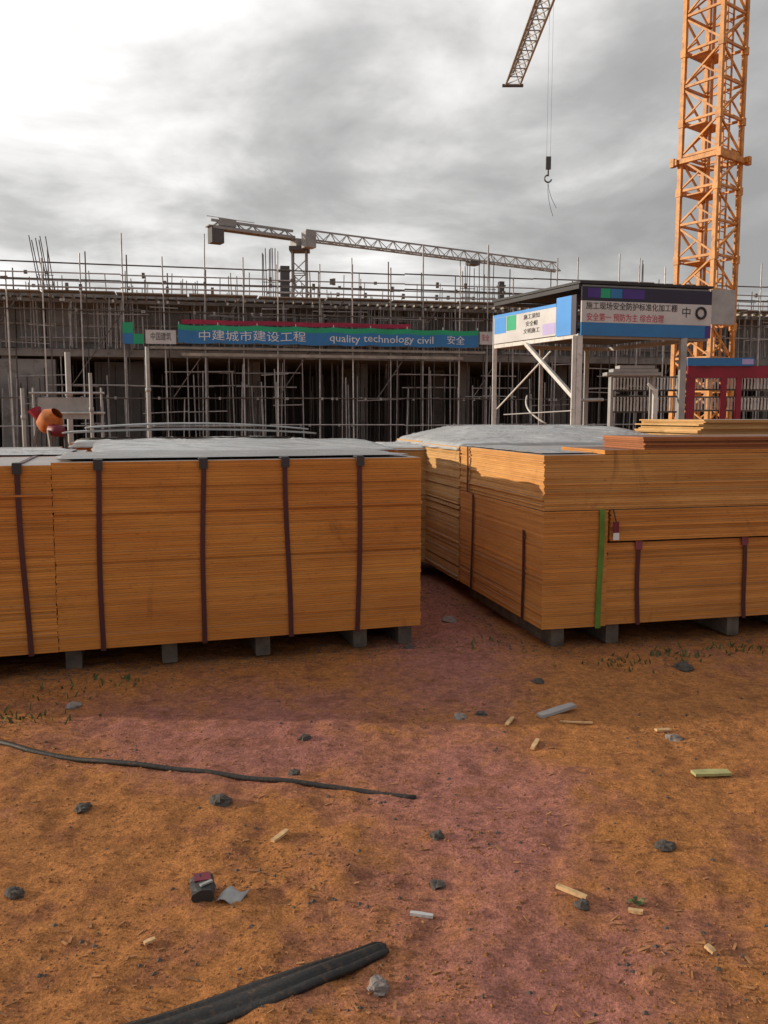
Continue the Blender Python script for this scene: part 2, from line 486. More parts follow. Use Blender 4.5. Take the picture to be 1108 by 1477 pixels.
# scaffold along the facade
scf = thing('scaffolding', 'long tube scaffold with guard rails along the concrete building', 'scaffolding', FA, FANG)
tall = {115: 365, 175: 336, 236: 370, 292: 337, 348: 371, 398: 362, 460: 381, 510: 372, 563: 386, 612: 354, 662: 384, 705: 353,
        742: 400, 803: 372, 835: 371, 893: 366, 922: 372, 962: 385, 1062: 376, 1100: 380, 8: 392, 60: 372, -50: 372, 1150: 372, 1200: 360, 1250: 370, 1300: 365}
for px, py in sorted(tall.items()):
    u, z = fac(px, py, -0.9)
    if U0 + 0.2 < u < U1:
        pole('upright', (u + rnd.uniform(-0.03, 0.03), -0.9, 0.0), (u + rnd.uniform(-0.08, 0.08), -0.9, z), 0.034, M_['steel'] if (px // 10) % 3 else M_['white_paint'], scf, n=6)
        pole('upright', (u + 0.1, -0.05, 0.0), (u + 0.1, -0.05, 8.0 + rnd.uniform(-0.4, 0.5)), 0.028, M_['steel_dark'], scf, n=6)
for z, v_, r_, mt in ((7.78, -0.87, 0.032, 'steel_dark'), (7.36, -0.97, 0.03, 'steel'), (7.12, -0.86, 0.036, 'steel_dark'), (6.83, -0.97, 0.04, 'steel'),
                      (7.2, 0.0, 0.03, 'steel'), (5.9, -0.97, 0.028, 'steel_dark'), (2.35, -0.97, 0.03, 'steel_dark'), (1.2, -0.97, 0.03, 'steel')):
    u = U0 + 0.2
    while u < U1:
        e = min(u + 6.0, U1)
        pole('ledger', (u, v_ + rnd.uniform(-0.015, 0.015), z + rnd.uniform(-0.03, 0.03)), (e, v_, z + rnd.uniform(-0.03, 0.03)), r_, M_[mt], scf, n=6)
        u = e
for k in range(17):
    u = U0 + 0.3 + k * 2.93
    block('scaffold_board', (u + 1.4, -0.45, 6.66 + (k % 2) * 0.03), (2.86, 0.8, 0.045), M_['timber'], scf)
for k in range(9):
    u = U0 + 1.0 + k * 4.4
    pole('brace', (u, -0.80, 2.4), (u + 2.9, -0.80, 6.6), 0.026, M_['steel_dark'], scf, n=6)
for px in (212, 300, 395, 520, 630, 690, 1075):
    u, _ = fac(px, 540, -0.93)
    pole('transom', (u, -1.2, 2.4), (u, 0.1, 2.4), 0.026, M_['steel'], scf, n=6)
# the two pale walers hung under the banner
u0, z0 = fac(216, 501, -1.05); u1, z1 = fac(700, 503, -1.05)
beam('waler', (u0, -1.05, z0), (u1, -1.05, z0), 0.10, 0.10, M_['timber'], scf, label='pale upper timber waler below the banner')
u0, z0 = fac(262, 511, -1.05); u1, _ = fac(668, 511, -1.05)
beam('waler', (u0, -1.05, z0), (u1, -1.05, z0), 0.08, 0.13, M_['timber'], scf, label='lower timber waler below the banner')
# couplers and jacks along the guard rail
cp = MB()
for k in range(110):
    u = rnd.uniform(U0 + 0.3, U1)
    cp.box((u, -0.93, rnd.choice((7.12, 7.36, 6.83))), (0.12, 0.12, rnd.uniform(0.10, 0.30)))
cp.build('couplers', M_['steel_dark'], scf, kind='stuff')
# short loose bars and tubes standing in the deck
sb = MB()
for k in range(190):
    u = rnd.uniform(U0 + 0.3, U1); vv = rnd.uniform(0.3, 5)
    sb.tube((u, vv, DECK), (u + rnd.uniform(-0.05, 0.05), vv, DECK + rnd.uniform(0.4, 1.25)), 0.022, n=5)
sb.build('deck_stakes', M_['steel_dark'], scf, kind='stuff')

lb, ld = MB(), MB()
for k in range(150):
    u = rnd.uniform(U0 + 0.3, U1); vv = rnd.uniform(-0.8, 0.3); z0 = rnd.choice((SLAB + 0.05, 0.0, 0.0)); h = rnd.uniform(1.2, 2.2) if z0 else rnd.uniform(2.2, 4.0)
    lb.tube((u, vv, z0), (u + rnd.uniform(-0.12, 0.12), vv, z0 + h), 0.028, n=5)
for k in range(60):
    u = rnd.uniform(U0 + 0.3, U1 - 2); vv = rnd.uniform(-0.6, 0.3); z = rnd.uniform(1.2, 6.3)
    lb.tube((u, vv, z), (u + rnd.uniform(0.8, 2.2), vv, z + rnd.uniform(-0.1, 0.1)), 0.026, n=5)
for k in range(330):
    u = rnd.uniform(U0 + 0.3, U1); vv = rnd.uniform(-0.5, 2.5); h = rnd.uniform(0.6, 1.0) * (SLAB - 0.4)
    ld.tube((u, vv, 0.0), (u + rnd.uniform(-0.1, 0.1), vv, h), 0.022, n=5)
for k in range(260):
    u = rnd.uniform(U0 + 0.3, U1); vv = rnd.uniform(0.1, 0.9)
    lb.tube((u, vv, SLAB + 0.02), (u + rnd.uniform(-0.06, 0.06), vv, DECK - 0.35), 0.024, n=5)
for k in range(90):
    u = rnd.uniform(U0 + 0.3, U1 - 2); vv = rnd.uniform(-0.2, 0.8); z = rnd.choice((4.9, 5.4, 5.95, 6.2, 3.5, 2.9))
    lb.tube((u, vv, z), (u + rnd.uniform(1.0, 3.0), vv, z + rnd.uniform(-0.05, 0.05)), 0.03, n=5)
for k in range(160):
    u = rnd.uniform(U0 + 0.3, U1); z = rnd.choice((1.2, 2.35, 5.9, 6.3))
    lb.box((u, -0.93, z), (0.09, 0.12, 0.11))
ld.build('dark_tubes', M_['rebar'], scf, kind='stuff')  # dark colour stands in for the shade of the open ground floor
lb.build('loose_tubes', M_['steel'], scf, kind='stuff')
# bunches of starter bars
def starter(px0, px1, py_top, nbar, label, lean=0.0):
    u0, zt = fac(px0, py_top, 0.9); u1, _ = fac(px1, py_top, 0.9)
    t = thing('starter_bars', label, 'rebar', FM @ Vector(((u0 + u1) / 2, 0.9, DECK)), FANG, 'starter bars rising from the roof deck')
    wd = u1 - u0
    for k in range(nbar):
        x = (-0.5 + k / max(nbar - 1, 1)) * wd * 0.9
        y = rnd.uniform(-0.2, 0.2)
        pole('rebar', (x, y, 0.0), (x + lean + rnd.uniform(-0.05, 0.05), y, zt - DECK + rnd.uniform(-0.5, 0.05)), 0.021, M_['rebar'], t, n=5)
    for z in (0.35, 0.75):
        beam('stirrup', (-wd / 2, -0.22, z), (wd / 2, -0.22, z), 0.025, 0.025, M_['rebar'], t)
starter(52, 76, 330, 6, 'tall bunch of leaning starter bars at the far left of the deck', -0.35)
starter(377, 397, 350, 7, 'bunch of starter bars just left of the distant crane mast')
starter(662, 684, 376, 6, 'short bunch of starter bars midway between the distant crane and the shelter')
starter(692, 714, 366, 5, 'bunch of starter bars nearest the left edge of the blue shelter')
starter(918, 932, 374, 3, 'three starter bars above the shelter roof beside the orange mast')
u, z = fac(411, 389, 0.5)
t = thing('column_formwork', 'dark upright column formwork box beside the distant crane mast', 'formwork', FM @ Vector((u, 0.6, DECK)), FANG)
block('shutter', (0, 0, 0.72), (0.40, 0.40, 1.44), M_['crane_dark'], t)
for zc in (0.3, 0.8, 1.25): block('clamp', (0, 0, zc), (0.52, 0.50, 0.06), M_['steel_dark'], t)
u, z = fac(737, 409, -0.7)
t = thing('column_formwork', 'slim dark formwork post left of the shelter roof', 'formwork', FM @ Vector((u, 0.6, DECK)), FANG)
block('shutter', (0, 0, 0.55), (0.24, 0.24, 1.1), M_['crane_dark'], t)
for zc in (0.3, 0.9): block('clamp', (0, 0, zc), (0.34, 0.34, 0.06), M_['steel_dark'], t)

# banners on the scaffold
def fbox(px0, px1, py0, py1, v=-1.0, th=0.02):
    """rectangle of the facade between two pixels: centre (u, v, z) and size"""
    pm = (py0 + py1) / 2
    u0, _ = fac(px0, pm, v); u1, _ = fac(px1, pm, v)
    xm = (px0 + px1) / 2
    _, za = fac(xm, py0, v); _, zb = fac(xm, py1, v)
    return Vector(((u0 + u1) / 2, v, (za + zb) / 2)), Vector((u1 - u0, th, za - zb))
c, s = fbox(257, 690, 472, 497, -1.14)
t = thing('site_banner', 'long blue banner with a green top edge and white lettering on the scaffold', 'banner', FM @ (c - Vector((0, 0, s.z / 2))), FANG)
H = s.z
def ripple(x):
    """cloth between ties: bulge in depth, sag in height"""
    ph = (x / s_x + 0.5) * 8
    return 0.05 * math.sin(ph * 2.1) + 0.02 * math.sin(ph * 7.3), -0.05 * abs(math.sin(math.pi * ph))
s_x = s.x
def cloth(name, x0, x1, z0, z1, th, m, par, n=120):
    b = MB(); vs = []
    for i in range(n + 1):
        x = x0 + (x1 - x0) * i / n
        dy, dz_ = ripple(x)
        vs += [(x, dy - th, z0 + dz_), (x, dy, z0 + dz_), (x, dy, z1 + dz_), (x, dy - th, z1 + dz_)]
    fs = [(i * 4 + q, i * 4 + (q + 1) % 4, i * 4 + 4 + (q + 1) % 4, i * 4 + 4 + q) for i in range(n) for q in range(4)]
    fs += [(3, 2, 1, 0), (n * 4, n * 4 + 1, n * 4 + 2, n * 4 + 3)]
    b.add(vs, fs)
    return b.build(name, m, par)
cloth('banner_field', -s.x / 2, s.x / 2, 0, H * 0.72, 0.008, M_['blue'], t)
cloth('green_edge', -s.x / 2, s.x / 2, H * 0.722, H, 0.008, M_['green'], t)
SX = s.x
text('中建城市建设工程', H * 0.62, M_['white_ink'], t, (-SX * 0.5 + SX * 0.235, -0.014, H * 0.40), squash=1.25)
text('quality technology civil', H * 0.62, M_['white_ink'], t, (SX * 0.165, -0.014, H * 0.40), squash=1.12)
text('安全', H * 0.55, M_['white_ink'], t, (SX * 0.42, -0.014, H * 0.40))
for k in range(9):
    x = -SX / 2 + SX * k / 8
    block('tie', (min(max(x, -SX / 2 + 0.03), SX / 2 - 0.03), 0.03, H + 0.04), (0.03, 0.05, 0.12), M_['white_ink'], t)
c, s = fbox(262, 592, 464.5, 470.5, -1.06)
t = thing('red_banner', 'thin red cloth banner strung just above the blue one', 'banner', FM @ (c - Vector((0, 0, s.z / 2))), FANG)
bb = MB()
nseg = 40
pts = [(-s.x / 2 + s.x * i / nseg, 0.02 * math.sin(i * 1.7), 0.012 * math.sin(i * 0.5)) for i in range(nseg + 1)]
vs = []
for (x, y, z) in pts: vs += [(x, y, z), (x, y + 0.012, z), (x, y + 0.012, z + s.z), (x, y, z + s.z)]
fs = []
for i in range(nseg):
    a, e = i * 4, i * 4 + 4
    for q in range(4): fs.append((a + q, a + (q + 1) % 4, e + (q + 1) % 4, e + q))
bb.add(vs, fs); bb.build('cloth', M_['red_cloth'], t)
c, s = fbox(210, 254, 476, 496, -1.04)
t = thing('name_board', 'pale grey board with dark lettering left of the blue banner', 'sign', FM @ (c - Vector((0, 0, s.z / 2))), FANG)
block('board', (0, 0, s.z / 2), (s.x, 0.03, s.z), M_['sign_grey'], t)
text('中国建筑', s.z * 0.62, M_['ink'], t, (0, -0.02, s.z * 0.5), squash=0.6)
c, s = fbox(692, 714, 479, 497, -1.04)
t = thing('name_board', 'small pale board with red lettering right of the blue banner', 'sign', FM @ (c - Vector((0, 0, s.z / 2))), FANG)
block('board', (0, 0, s.z / 2), (s.x, 0.03, s.z), M_['sign_grey'], t)
text('安全', s.z * 0.55, M_['red_ink'], t, (-s.x * 0.12, -0.02, s.z * 0.5), squash=0.6)
c, s = fbox(177, 207, 465, 496, -1.04)
t = thing('logo_board', 'green and blue logo board at the left end of the banner', 'sign', FM @ (c - Vector((0, 0, s.z / 2))), FANG)
block('board', (-s.x * 0.25, 0, s.z * 0.25), (s.x * 0.5, 0.03, s.z * 0.5), M_['blue'], t)
block('board', (-s.x * 0.25, 0, s.z * 0.752), (s.x * 0.5, 0.03, s.z * 0.494), M_['green'], t)
block('board', (s.x * 0.253, 0, s.z * 0.24), (s.x * 0.494, 0.03, s.z * 0.46), M_['green'], t)

# ------------------------------------------------------------------ posts and machine at the left
def tube_post(px, py0, Y, h_extra, label, r=0.05, m='grey_paint'):
    p = at(px, py0, Y)
    t = thing('scaffold_post', label, 'post', (p.x, Y, 0), 0, 'loose grey posts in front of the building')
    pole('shaft', (0, 0, 0.02), (0, 0, p.z), r, M_[m], t)
    block('base_plate', (0, 0, 0.01), (0.2, 0.2, 0.02), M_[m], t)
    pole('collar', (0, 0, p.z * 0.62), (0, 0, p.z * 0.62 + 0.12), r * 1.35, M_[m], t)
tube_post(97, 508, 27, 0, 'thick grey post, tallest of the loose posts left of the banner', 0.09)
tube_post(130, 538, 24, 0, 'slim grey post standing right of the orange machine', 0.05)
tube_post(212, 500, 29, 0, 'grey post under the left end of the blue banner', 0.07)
tube_post(32, 560, 26, 0, 'short grey post at the left edge, beside the orange machine', 0.06)
p0, p1 = at(48, 567, 24.2), at(146, 566, 24.2)
t = thing('tube_barrier', 'low grey tube barrier behind the orange machine', 'barrier', (p0.x, 24.2, 0))
L_ = p1.x - p0.x
for x in (0.0, L_): pole('post', (x, 0, 0), (x, 0, p0.z + 0.15), 0.03, M_['grey_paint'], t)
for z in (p0.z, p0.z - 0.55): pole('rail', (-0.1, -0.05, z), (L_ + 0.1, -0.05, z), 0.03, M_['steel'], t)
block('mesh_panel', (L_ * 0.45, 0.05, p0.z - 0.42), (L_ * 0.8, 0.03, 0.6), M_['grey_paint'], t)
# concrete mixer
pm = at(72, 606, 21.5)
t = thing('cement_mixer', 'small orange and red machine among the grey posts at the left', 'mixer', (pm.x, 21.5, 0), R(-20))
drum = MB()
prof = [(-0.42, 0.16), (-0.30, 0.30), (-0.02, 0.36), (0.16, 0.36), (0.34, 0.22), (0.40, 0.20)]
RM = Matrix.Rotation(R(50), 3, 'Y') @ Matrix.Diagonal((0.8, 0.8, 0.75))
ns = 16
vs = []
for (a, r_) in prof:
    for k in range(ns):
        th = 2 * math.pi * k / ns
        vs.append(RM @ Vector((r_ * math.cos(th), r_ * math.sin(th), a)) + Vector((0, 0, 1.48)))
fs = [(i * ns + k, i * ns + (k + 1) % ns, (i + 1) * ns + (k + 1) % ns, (i + 1) * ns + k) for i in range(len(prof) - 1) for k in range(ns)]
fs.append(tuple(range(ns - 1, -1, -1)))
drum.add(vs, fs); drum.build('drum', M_['orange_paint'], t, True)
b = MB(); b.tube((0.14, -0.12, 1.26), (0.46, -0.12, 1.22), 0.17, 0.14, 10); b.build('motor_cover', M_['maroon'], t, True)
b = MB(); b.tube((-0.30, -0.05, 1.54), (-0.42, -0.05, 1.76), 0.08, 0.17, 8); b.build('hopper', M_['red_paint'], t)
for sx in (-0.35, 0.35):
    for sy in (-0.3, 0.3): beam('leg', (sx * 1.2, sy * 1.2, 0), (sx * 0.5, sy * 0.9, 1.25), 0.06, 0.06, M_['steel_dark'], t)
beam('axle', (-0.4, 0.34, 1.2), (0.45, 0.34, 1.2), 0.07, 0.07, M_['steel_dark'], t)

# ------------------------------------------------------------------ distant tower crane
def truss(parent, A, B, wd, ht, bay, mt, r_ch, r_br, tri=True, part='chord'):
    """jib from A to B: triangular (top chord + two bottom chords) or square; chords and lacing are parts"""
    A, B = Vector(A), Vector(B)
    ax = (B - A).normalized()
    side = Vector((-ax.y, ax.x, 0)).normalized()
    up = Vector((0, 0, 1))
    n = max(1, int(round((B - A).length / bay)))
    offs = [side * (-wd / 2), side * (wd / 2), up * ht] if tri else [side * (-wd / 2), side * (wd / 2), side * (wd / 2) + up * ht, side * (-wd / 2) + up * ht]
    for o in offs: beam('chord', A + o, B + o, r_ch * 2, r_ch * 2, mt, parent)
    br = []
    for i in range(n):
        p, q = A.lerp(B, i / n), A.lerp(B, (i + 1) / n)
        mid = (p + q) / 2
        br.append((p + offs[0], p + offs[1]))
        br.append((p + offs[0], q + offs[1]))
        br.append((p + offs[0], mid + offs[2])); br.append((mid + offs[2], q + offs[0]))
        br.append((p + offs[1], mid + offs[2])); br.append((mid + offs[2], q + offs[1]))
    br.append((B + offs[0], B + offs[1]))
    for a, b_ in br: beam('lacing_bar', a, b_, r_br * 2, r_br * 2, mt, parent)
DC = Vector((at(432, 345, 110).x, 110.0, 0))
dz = at(432, 344, 110).z
jd = Vector((0.853, 0.524, 0)).normalized()
dc = thing('distant_tower_crane', 'far grey tower crane with a flat jib, standing beyond the building', 'tower crane', DC)
mst = link('mast', None, dc)
for sx in (-1, 1):
    for sy in (-1, 1): beam('leg', (sx * 0.85, sy * 0.85, 0), (sx * 0.85, sy * 0.85, dz - 1.6), 0.2, 0.2, M_['crane_grey'], mst)
zb = MB()
z = 0.0
while z < dz - 3.2:
    for a, b_ in (((-.85, -.85), (.85, -.85)), ((.85, -.85), (.85, .85)), ((.85, .85), (-.85, .85)), ((-.85, .85), (-.85, -.85))):
        zb.tube((*a, z), (*b_, z), 0.06, n=4); zb.tube((*a, z), (*b_, z + 1.6), 0.06, n=4)
    z += 1.6
zb.build('lacing', M_['crane_grey'], mst, kind='stuff')
block('slewing_platform', (0, 0, dz - 1.35), (2.4, 2.4, 0.5), M_['crane_dark'], dc)
block('turntable', (0, 0, dz - 0.62), (1.7, 1.7, 0.9), M_['crane_grey'], dc, rz=math.atan2(jd.y, jd.x))
block('cab', (1.3, -1.6, dz - 0.5), (1.4, 1.2, 1.9), M_['crane_grey'], dc, rz=math.atan2(jd.y, jd.x))
jib = link('jib', None, dc)
truss(jib, jd * 0.9 + Vector((0, 0, dz - 0.1)), jd * 43 + Vector((0, 0, dz - 0.3)), 1.2, 1.25, 2.4, M_['crane_grey'], 0.095, 0.045)
cj = link('counter_jib', None, dc)
truss(cj, -jd * 0.9 + Vector((0, 0, dz - 0.1)), -jd * 11.5 + Vector((0, 0, dz + 0.05)), 1.2, 0.9, 2.2, M_['crane_grey'], 0.14, 0.06)
beam('walkway', -jd * 0.9 + Vector((0, 0, dz + 0.06)), -jd * 12.0 + Vector((0, 0, dz + 0.2)), 1.3, 0.12, M_['crane_grey'], dc)
block('counterweight', -jd * 10.9 + Vector((0, 0, dz - 0.75)), (1.5, 1.4, 1.9), M_['crane_dark'], dc, rz=math.atan2(jd.y, jd.x))
block('winch_house', -jd * 9.6 + Vector((0, 0, dz + 0.75)), (2.2, 1.0, 0.8), M_['crane_grey'], dc, rz=math.atan2(jd.y, jd.x))
beam('guard_rail', -jd * 6.0 + Vector((0, 0, dz + 1.2)), -jd * 12 + Vector((0, 0, dz + 1.35)), 0.06, 0.06, M_['crane_grey'], dc)
block('trolley', jd * 27 + Vector((0, 0, dz - 0.6)), (1.6, 1.3, 0.5), M_['crane_dark'], dc, rz=math.atan2(jd.y, jd.x))

# ------------------------------------------------------------------ orange tower crane
CB = Vector((at(1014, 500, 33).x, 33.0, 0))
a_, b_ = ray(740, 122), ray(786, 0)
a2, b2 = Vector((a_.x, a_.y)) / a_.z, Vector((b_.x, b_.y)) / b_.z
dv2 = b2 - a2
crs = lambda p, q: p.x * q.y - p.y * q.x
HJ = crs(Vector((CB.x, CB.y)), dv2) / crs(a2, dv2)
ZJ = CH + HJ
tip = Vector((a2.x * HJ, a2.y * HJ, ZJ))
oc = thing('tower_crane', 'tall orange lattice tower crane rising at the right behind the shelter', 'tower crane', CB, R(38))
RI = Matrix.Rotation(-R(38), 3, 'Z')
S = 0.75
SH = 2.46
nsec = int((ZJ - 2.2) / SH)
def bars_section():
    rows = []
    cs = [(-S, -S), (S, -S), (S, S), (-S, S)]
    for (x, y) in cs: rows.append(('leg', (x, y, 0), (x, y, SH), 0.15))
    for hb in (0.0, SH / 2):
        for i in range(4):
            p, q = cs[i], cs[(i + 1) % 4]
            rows.append(('rail', (*p, hb + 0.06), (*q, hb + 0.06), 0.085))
            if (i + (hb > 0)) % 2: p, q = q, p
            rows.append(('brace', (*p, hb + 0.1), (*q, hb + SH / 2 - 0.02), 0.065))
            rows.append(('brace', ((p[0] + q[0]) / 2, (p[1] + q[1]) / 2, hb + SH / 4), (*q, hb + 0.1), 0.05))
    # flange plates at the leg joints
    for (x, y) in cs: rows.append(('joint_plate', (x, y, SH - 0.14), (x, y, SH + 0.14), 0.21))
    return rows
rows = bars_section()
for k in range(nsec):
    sec = link('mast_section', None, oc, Matrix.Translation((0, 0, k * SH)))
    for (nm, p, q, wd) in rows: beam(nm, p, q, wd, wd, M_['crane'], sec)
    for x in (0.18, 0.58): beam('ladder_rail', (x, -0.35, 0.05), (x, -0.35, SH), 0.06, 0.05, M_['crane'], sec)
    for j in range(8): pole('rung', (0.18, -0.35, 0.15 + j * 0.3), (0.58, -0.35, 0.15 + j * 0.3), 0.018, M_['crane'], sec, n=5)
    block('rest_platform', (0.0, 0.25, SH - 0.1), (1.35, 0.8, 0.05), M_['crane'], sec)
# power cable and hoist tube running up the inside
for x_, y_ in ((-0.25, -0.45), (0.05, 0.1), (-0.5, -0.6)): pole('cable_tube', (x_, y_, 0), (x_, y_, nsec * SH), 0.06, M_['crane'], oc)
# tie collar
zc = at(1020, 234, 33).z
col_ = link('tie_collar', None, oc)
for sgn in (-1, 1):
    beam('collar_beam', (-1.0, sgn * 0.84, zc), (1.0, sgn * 0.84, zc), 0.15, 0.2, M_['crane'], col_)
    beam('collar_beam', (sgn * 0.84, -1.0, zc + 0.02), (sgn * 0.84, 1.0, zc + 0.02), 0.15, 0.17, M_['crane'], col_)
    for s2 in (-1, 1):
        block('collar_lug', (sgn * 0.95, s2 * 0.95, zc), (0.17, 0.17, 0.3), M_['crane'], col_)
# machinery above the frame, so the mast and jib belong together
top = nsec * SH
block('slewing_ring', (0, 0, top + 0.25), (2.3, 2.3, 0.45), M_['crane'], oc)
jv = RI @ Vector((tip.x - CB.x, tip.y - CB.y, 0))
JL = jv.length; jv = jv.normalized()
ja = math.atan2(jv.y, jv.x)
zj = ZJ - 0.0
block('turntable', (0, 0, (top + 0.48 + zj + 1.3) / 2), (1.5, 1.5, zj + 1.3 - top - 0.48), M_['crane'], oc, rz=ja)
block('cab', jv * 1.6 + Vector((-jv.y, jv.x, 0)) * 1.5 + Vector((0, 0, zj - 0.6)), (1.6, 1.3, 2.0), M_['white_paint'], oc, rz=ja)
j1 = link('jib', None, oc)
truss(j1, jv * 0.8 + Vector((0, 0, zj)), jv * JL + Vector((0, 0, zj)), 1.35, 1.1, 1.9, M_['grey_paint'], 0.085, 0.04)
sd_ = Vector((-jv.y, jv.x, 0))
beam('jib_end_bar', jv * (JL + 0.1) - sd_ * 1.0 + Vector((0, 0, zj - 0.05)), jv * (JL + 0.1) + sd_ * 1.0 + Vector((0, 0, zj - 0.05)), 0.2, 0.25, M_['crane_dark'], oc)
j2 = link('counter_jib', None, oc)
truss(j2, -jv * 0.8 + Vector((0, 0, zj)), -jv * 13 + Vector((0, 0, zj)), 1.4, 0.9, 2.2, M_['crane'], 0.1, 0.05)
block('counterweight', -jv * 12 + Vector((0, 0, zj - 0.9)), (1.8, 1.5, 2.4), M_['crane_dark'], oc, rz=ja)
# trolley and hoist: the ropes hang plumb below the jib
rr = ray(797, -28)
tp2 = Vector((rr.x, rr.y)) / rr.z * HJ
along = max(3.0, min(JL - 2, (RI @ Vector((tp2.x - CB.x, tp2.y - CB.y, 0))).dot(jv)))
tl = jv * along
block('trolley', tl + Vector((0, 0, zj - 0.25)), (1.5, 1.3, 0.25), M_['crane_dark'], oc, rz=ja)
twp = CB + Matrix.Rotation(R(38), 3, 'Z') @ tl
hz0, hz1 = at(796, 226, twp.y).z, at(795, 252, twp.y).z
for sgn in (-1, 1): pole('hoist_rope', tl + sd_ * 0.14 * sgn + Vector((0, 0, zj - 0.35)), tl + sd_ * 0.14 * sgn + Vector((0, 0, hz0)), 0.008, M_['rope'], oc, n=5)
hk = link('hook_block', None, oc)
block('block_body', tl + Vector((0, 0, hz0 - 0.45)), (0.2, 0.36, 0.9), M_['crane_dark'], hk, rz=ja)
pole('hook_shank', tl + Vector((0, 0, hz0 - 0.9)), tl + Vector((0, 0, hz1 - 0.1)), 0.06, M_['crane_dark'], hk)
hp = MB()
hp.path([tl + Vector((0, 0, hz1)) + sd_ * (0.26 * math.sin(t_)) + Vector((0, 0, -0.28 + 0.26 * math.cos(t_))) for t_ in [i * 0.45 for i in range(11)]], 0.06, 6)
hp.build('hook', M_['crane_dark'], hk, True)
for sgn, py_ in ((-1, 312), (1, 300)):
    zl = at(790, py_, twp.y).z
    sl = MB()
    sl.path([tl + Vector((0, 0, hz1 - 0.5)).lerp(Vector((0, 0, zl)), f) - sd_ * (0.12 * sgn * f + 0.55 * f * f) for f in [i / 10 for i in range(11)]], 0.018, 5)
    sl.build('lifting_sling', M_['rope'], oc)

# grey panel on the mast above the sign
c0, c1 = at(1024, 418, 31.2), at(1060, 468, 31.2)
t = thing('mast_panel', 'pale grey board fixed in front of the orange mast, right of the shelter sign', 'board', ((c0.x + c1.x) / 2, 31.2, c1.z), R(8))
block('board', (0, 0, (c0.z - c1.z) / 2), (c1.x - c0.x, 0.05, c0.z - c1.z), M_['grey_paint'], t)
for zz_ in (0.2, c0.z - c1.z - 0.2): beam('bracket', (0.1, 0.03, zz_), (0.35, 0.9, zz_), 0.06, 0.06, M_['steel'], t)

# ------------------------------------------------------------------ steel canopy with signs
K = at(836, 484, 21.0)                       # front corner of the canopy
kr = at(1022, 484, 21.9)
kl = at(714, 494, 24.4)
fdir = Vector((kr.x - K.x, 21.9 - 21.0, 0)); FW = fdir.length; fdir.normalize()
fang = math.atan2(fdir.y, fdir.x)
ldir = Vector((kl.x - K.x, 24.4 - 21.0, 0)); LW = ldir.length; ldir.normalize()
zbot = K.z
ztop = at(838, 413, 21.0).z
sh = thing('steel_canopy', 'open steel canopy on white posts with a dark roof behind the right stack', 'canopy', (K.x, 21.0, 0), 0)
fx = lambda a, b_, z: fdir * a + ldir * b_ + Vector((0, 0, z))
for nm, a, b_, wd, zt, lb in (('post', 0, 0, 0.13, zbot, None), ('post', -0.13 / 1, 0.0, 0.09, zbot, None), ('post', 0, LW, 0.11, ztop - 0.3, None), ('post', FW * 0.80, 0, 0.15, zbot, None),
                              ('post', FW * 0.80, LW, 0.12, zbot, None), ('post', FW * 0.40, LW, 0.1, zbot, None)):
    beam(nm, fx(a, b_, 0), fx(a, b_, zt), wd, wd, M_['white_paint'] if b_ == 0 and a < 0.1 or b_ == LW and a == 0 else M_['grey_paint'], sh)
beam('post', fx(FW * 0.66, 0.3, 0), fx(FW * 0.66, 0.3, at(955, 560, 21.6).z), 0.11, 0.11, M_['white_paint'], sh)
# ring beams, roof layers
for z in (zbot, ztop):
    beam('ring_beam', fx(0, 0, z), fx(0, LW, z), 0.1, 0.1, M_['white_paint' if z == zbot else 'roof'], sh)
    beam('ring_beam', fx(0, 0.06, z), fx(FW, 0.06, z), 0.1, 0.1, M_['grey_paint'], sh)
    beam('ring_beam', fx(0, LW, z + 0.003), fx(FW, LW, z + 0.003), 0.1, 0.1, M_['grey_paint'], sh)
    beam('ring_beam', fx(FW, 0.06, z + 0.006), fx(FW, LW, z + 0.006), 0.1, 0.1, M_['grey_paint'], sh)
for z, over, nm in ((ztop + 0.07, 0.05, 'roof_sheet'), (zbot + 0.12, -0.06, 'lower_deck')):
    rb = MB()
    q = [fx(-over, -over, z), fx(FW + over, -over, z), fx(FW + over, LW + over, z), fx(-over, LW + over, z)]
    rb.add(q + [p + Vector((0, 0, 0.06)) for p in q], [(3, 2, 1, 0), (4, 5, 6, 7), (0, 1, 5, 4), (1, 2, 6, 5), (2, 3, 7, 6), (3, 0, 4, 7)])
    rb.build(nm, M_['roof'], sh)
# bracing on the left side and fronts
beam('brace', fx(-0.1, LW * 0.55, zbot - 0.05), fx(-0.1, 0.02, at(816, 573, 21).z), 0.09, 0.09, M_['white_paint'], sh)
pole('brace', fx(-0.06, LW * 0.93, 1.8), fx(-0.06, LW * 0.28, zbot - 0.3), 0.022, M_['white_paint'], sh)
pole('brace', fx(-0.03, LW * 0.85, at(735, 598, 24).z), fx(0, 0.05, at(816, 592, 21).z), 0.016, M_['grey_paint'], sh)
pole('brace', fx(0.05, 0.1, at(830, 577, 21).z), fx(FW * 0.25, 0.3, at(870, 576, 21.2).z), 0.04, M_['grey_paint'], sh)
beam('brace', fx(FW * 0.66, 0.25, at(955, 565, 21.6).z), fx(FW * 0.60, 0.3, at(944, 553, 21.6).z), 0.06, 0.06, M_['white_paint'], sh)
beam('brace', fx(0, LW, zbot + 0.05), fx(0.0, LW * 0.62, ztop - 0.35), 0.05, 0.05, M_['white_paint'], sh)
# sagging cable under the canopy
cb = MB()
A0, A1 = fx(0.1, LW * 0.8, zbot - 0.05), fx(0.3, LW * 0.6, 1.6)
cb.path([fx(0.3 - 0.25 * math.sin(f * 3), LW * (0.7 - 0.25 * f), 2.15 - 0.75 * f) for f in [i / 10 for i in range(11)]], 0.025, 6)
cb.build('hanging_cable', M_['white_paint'], sh, True)
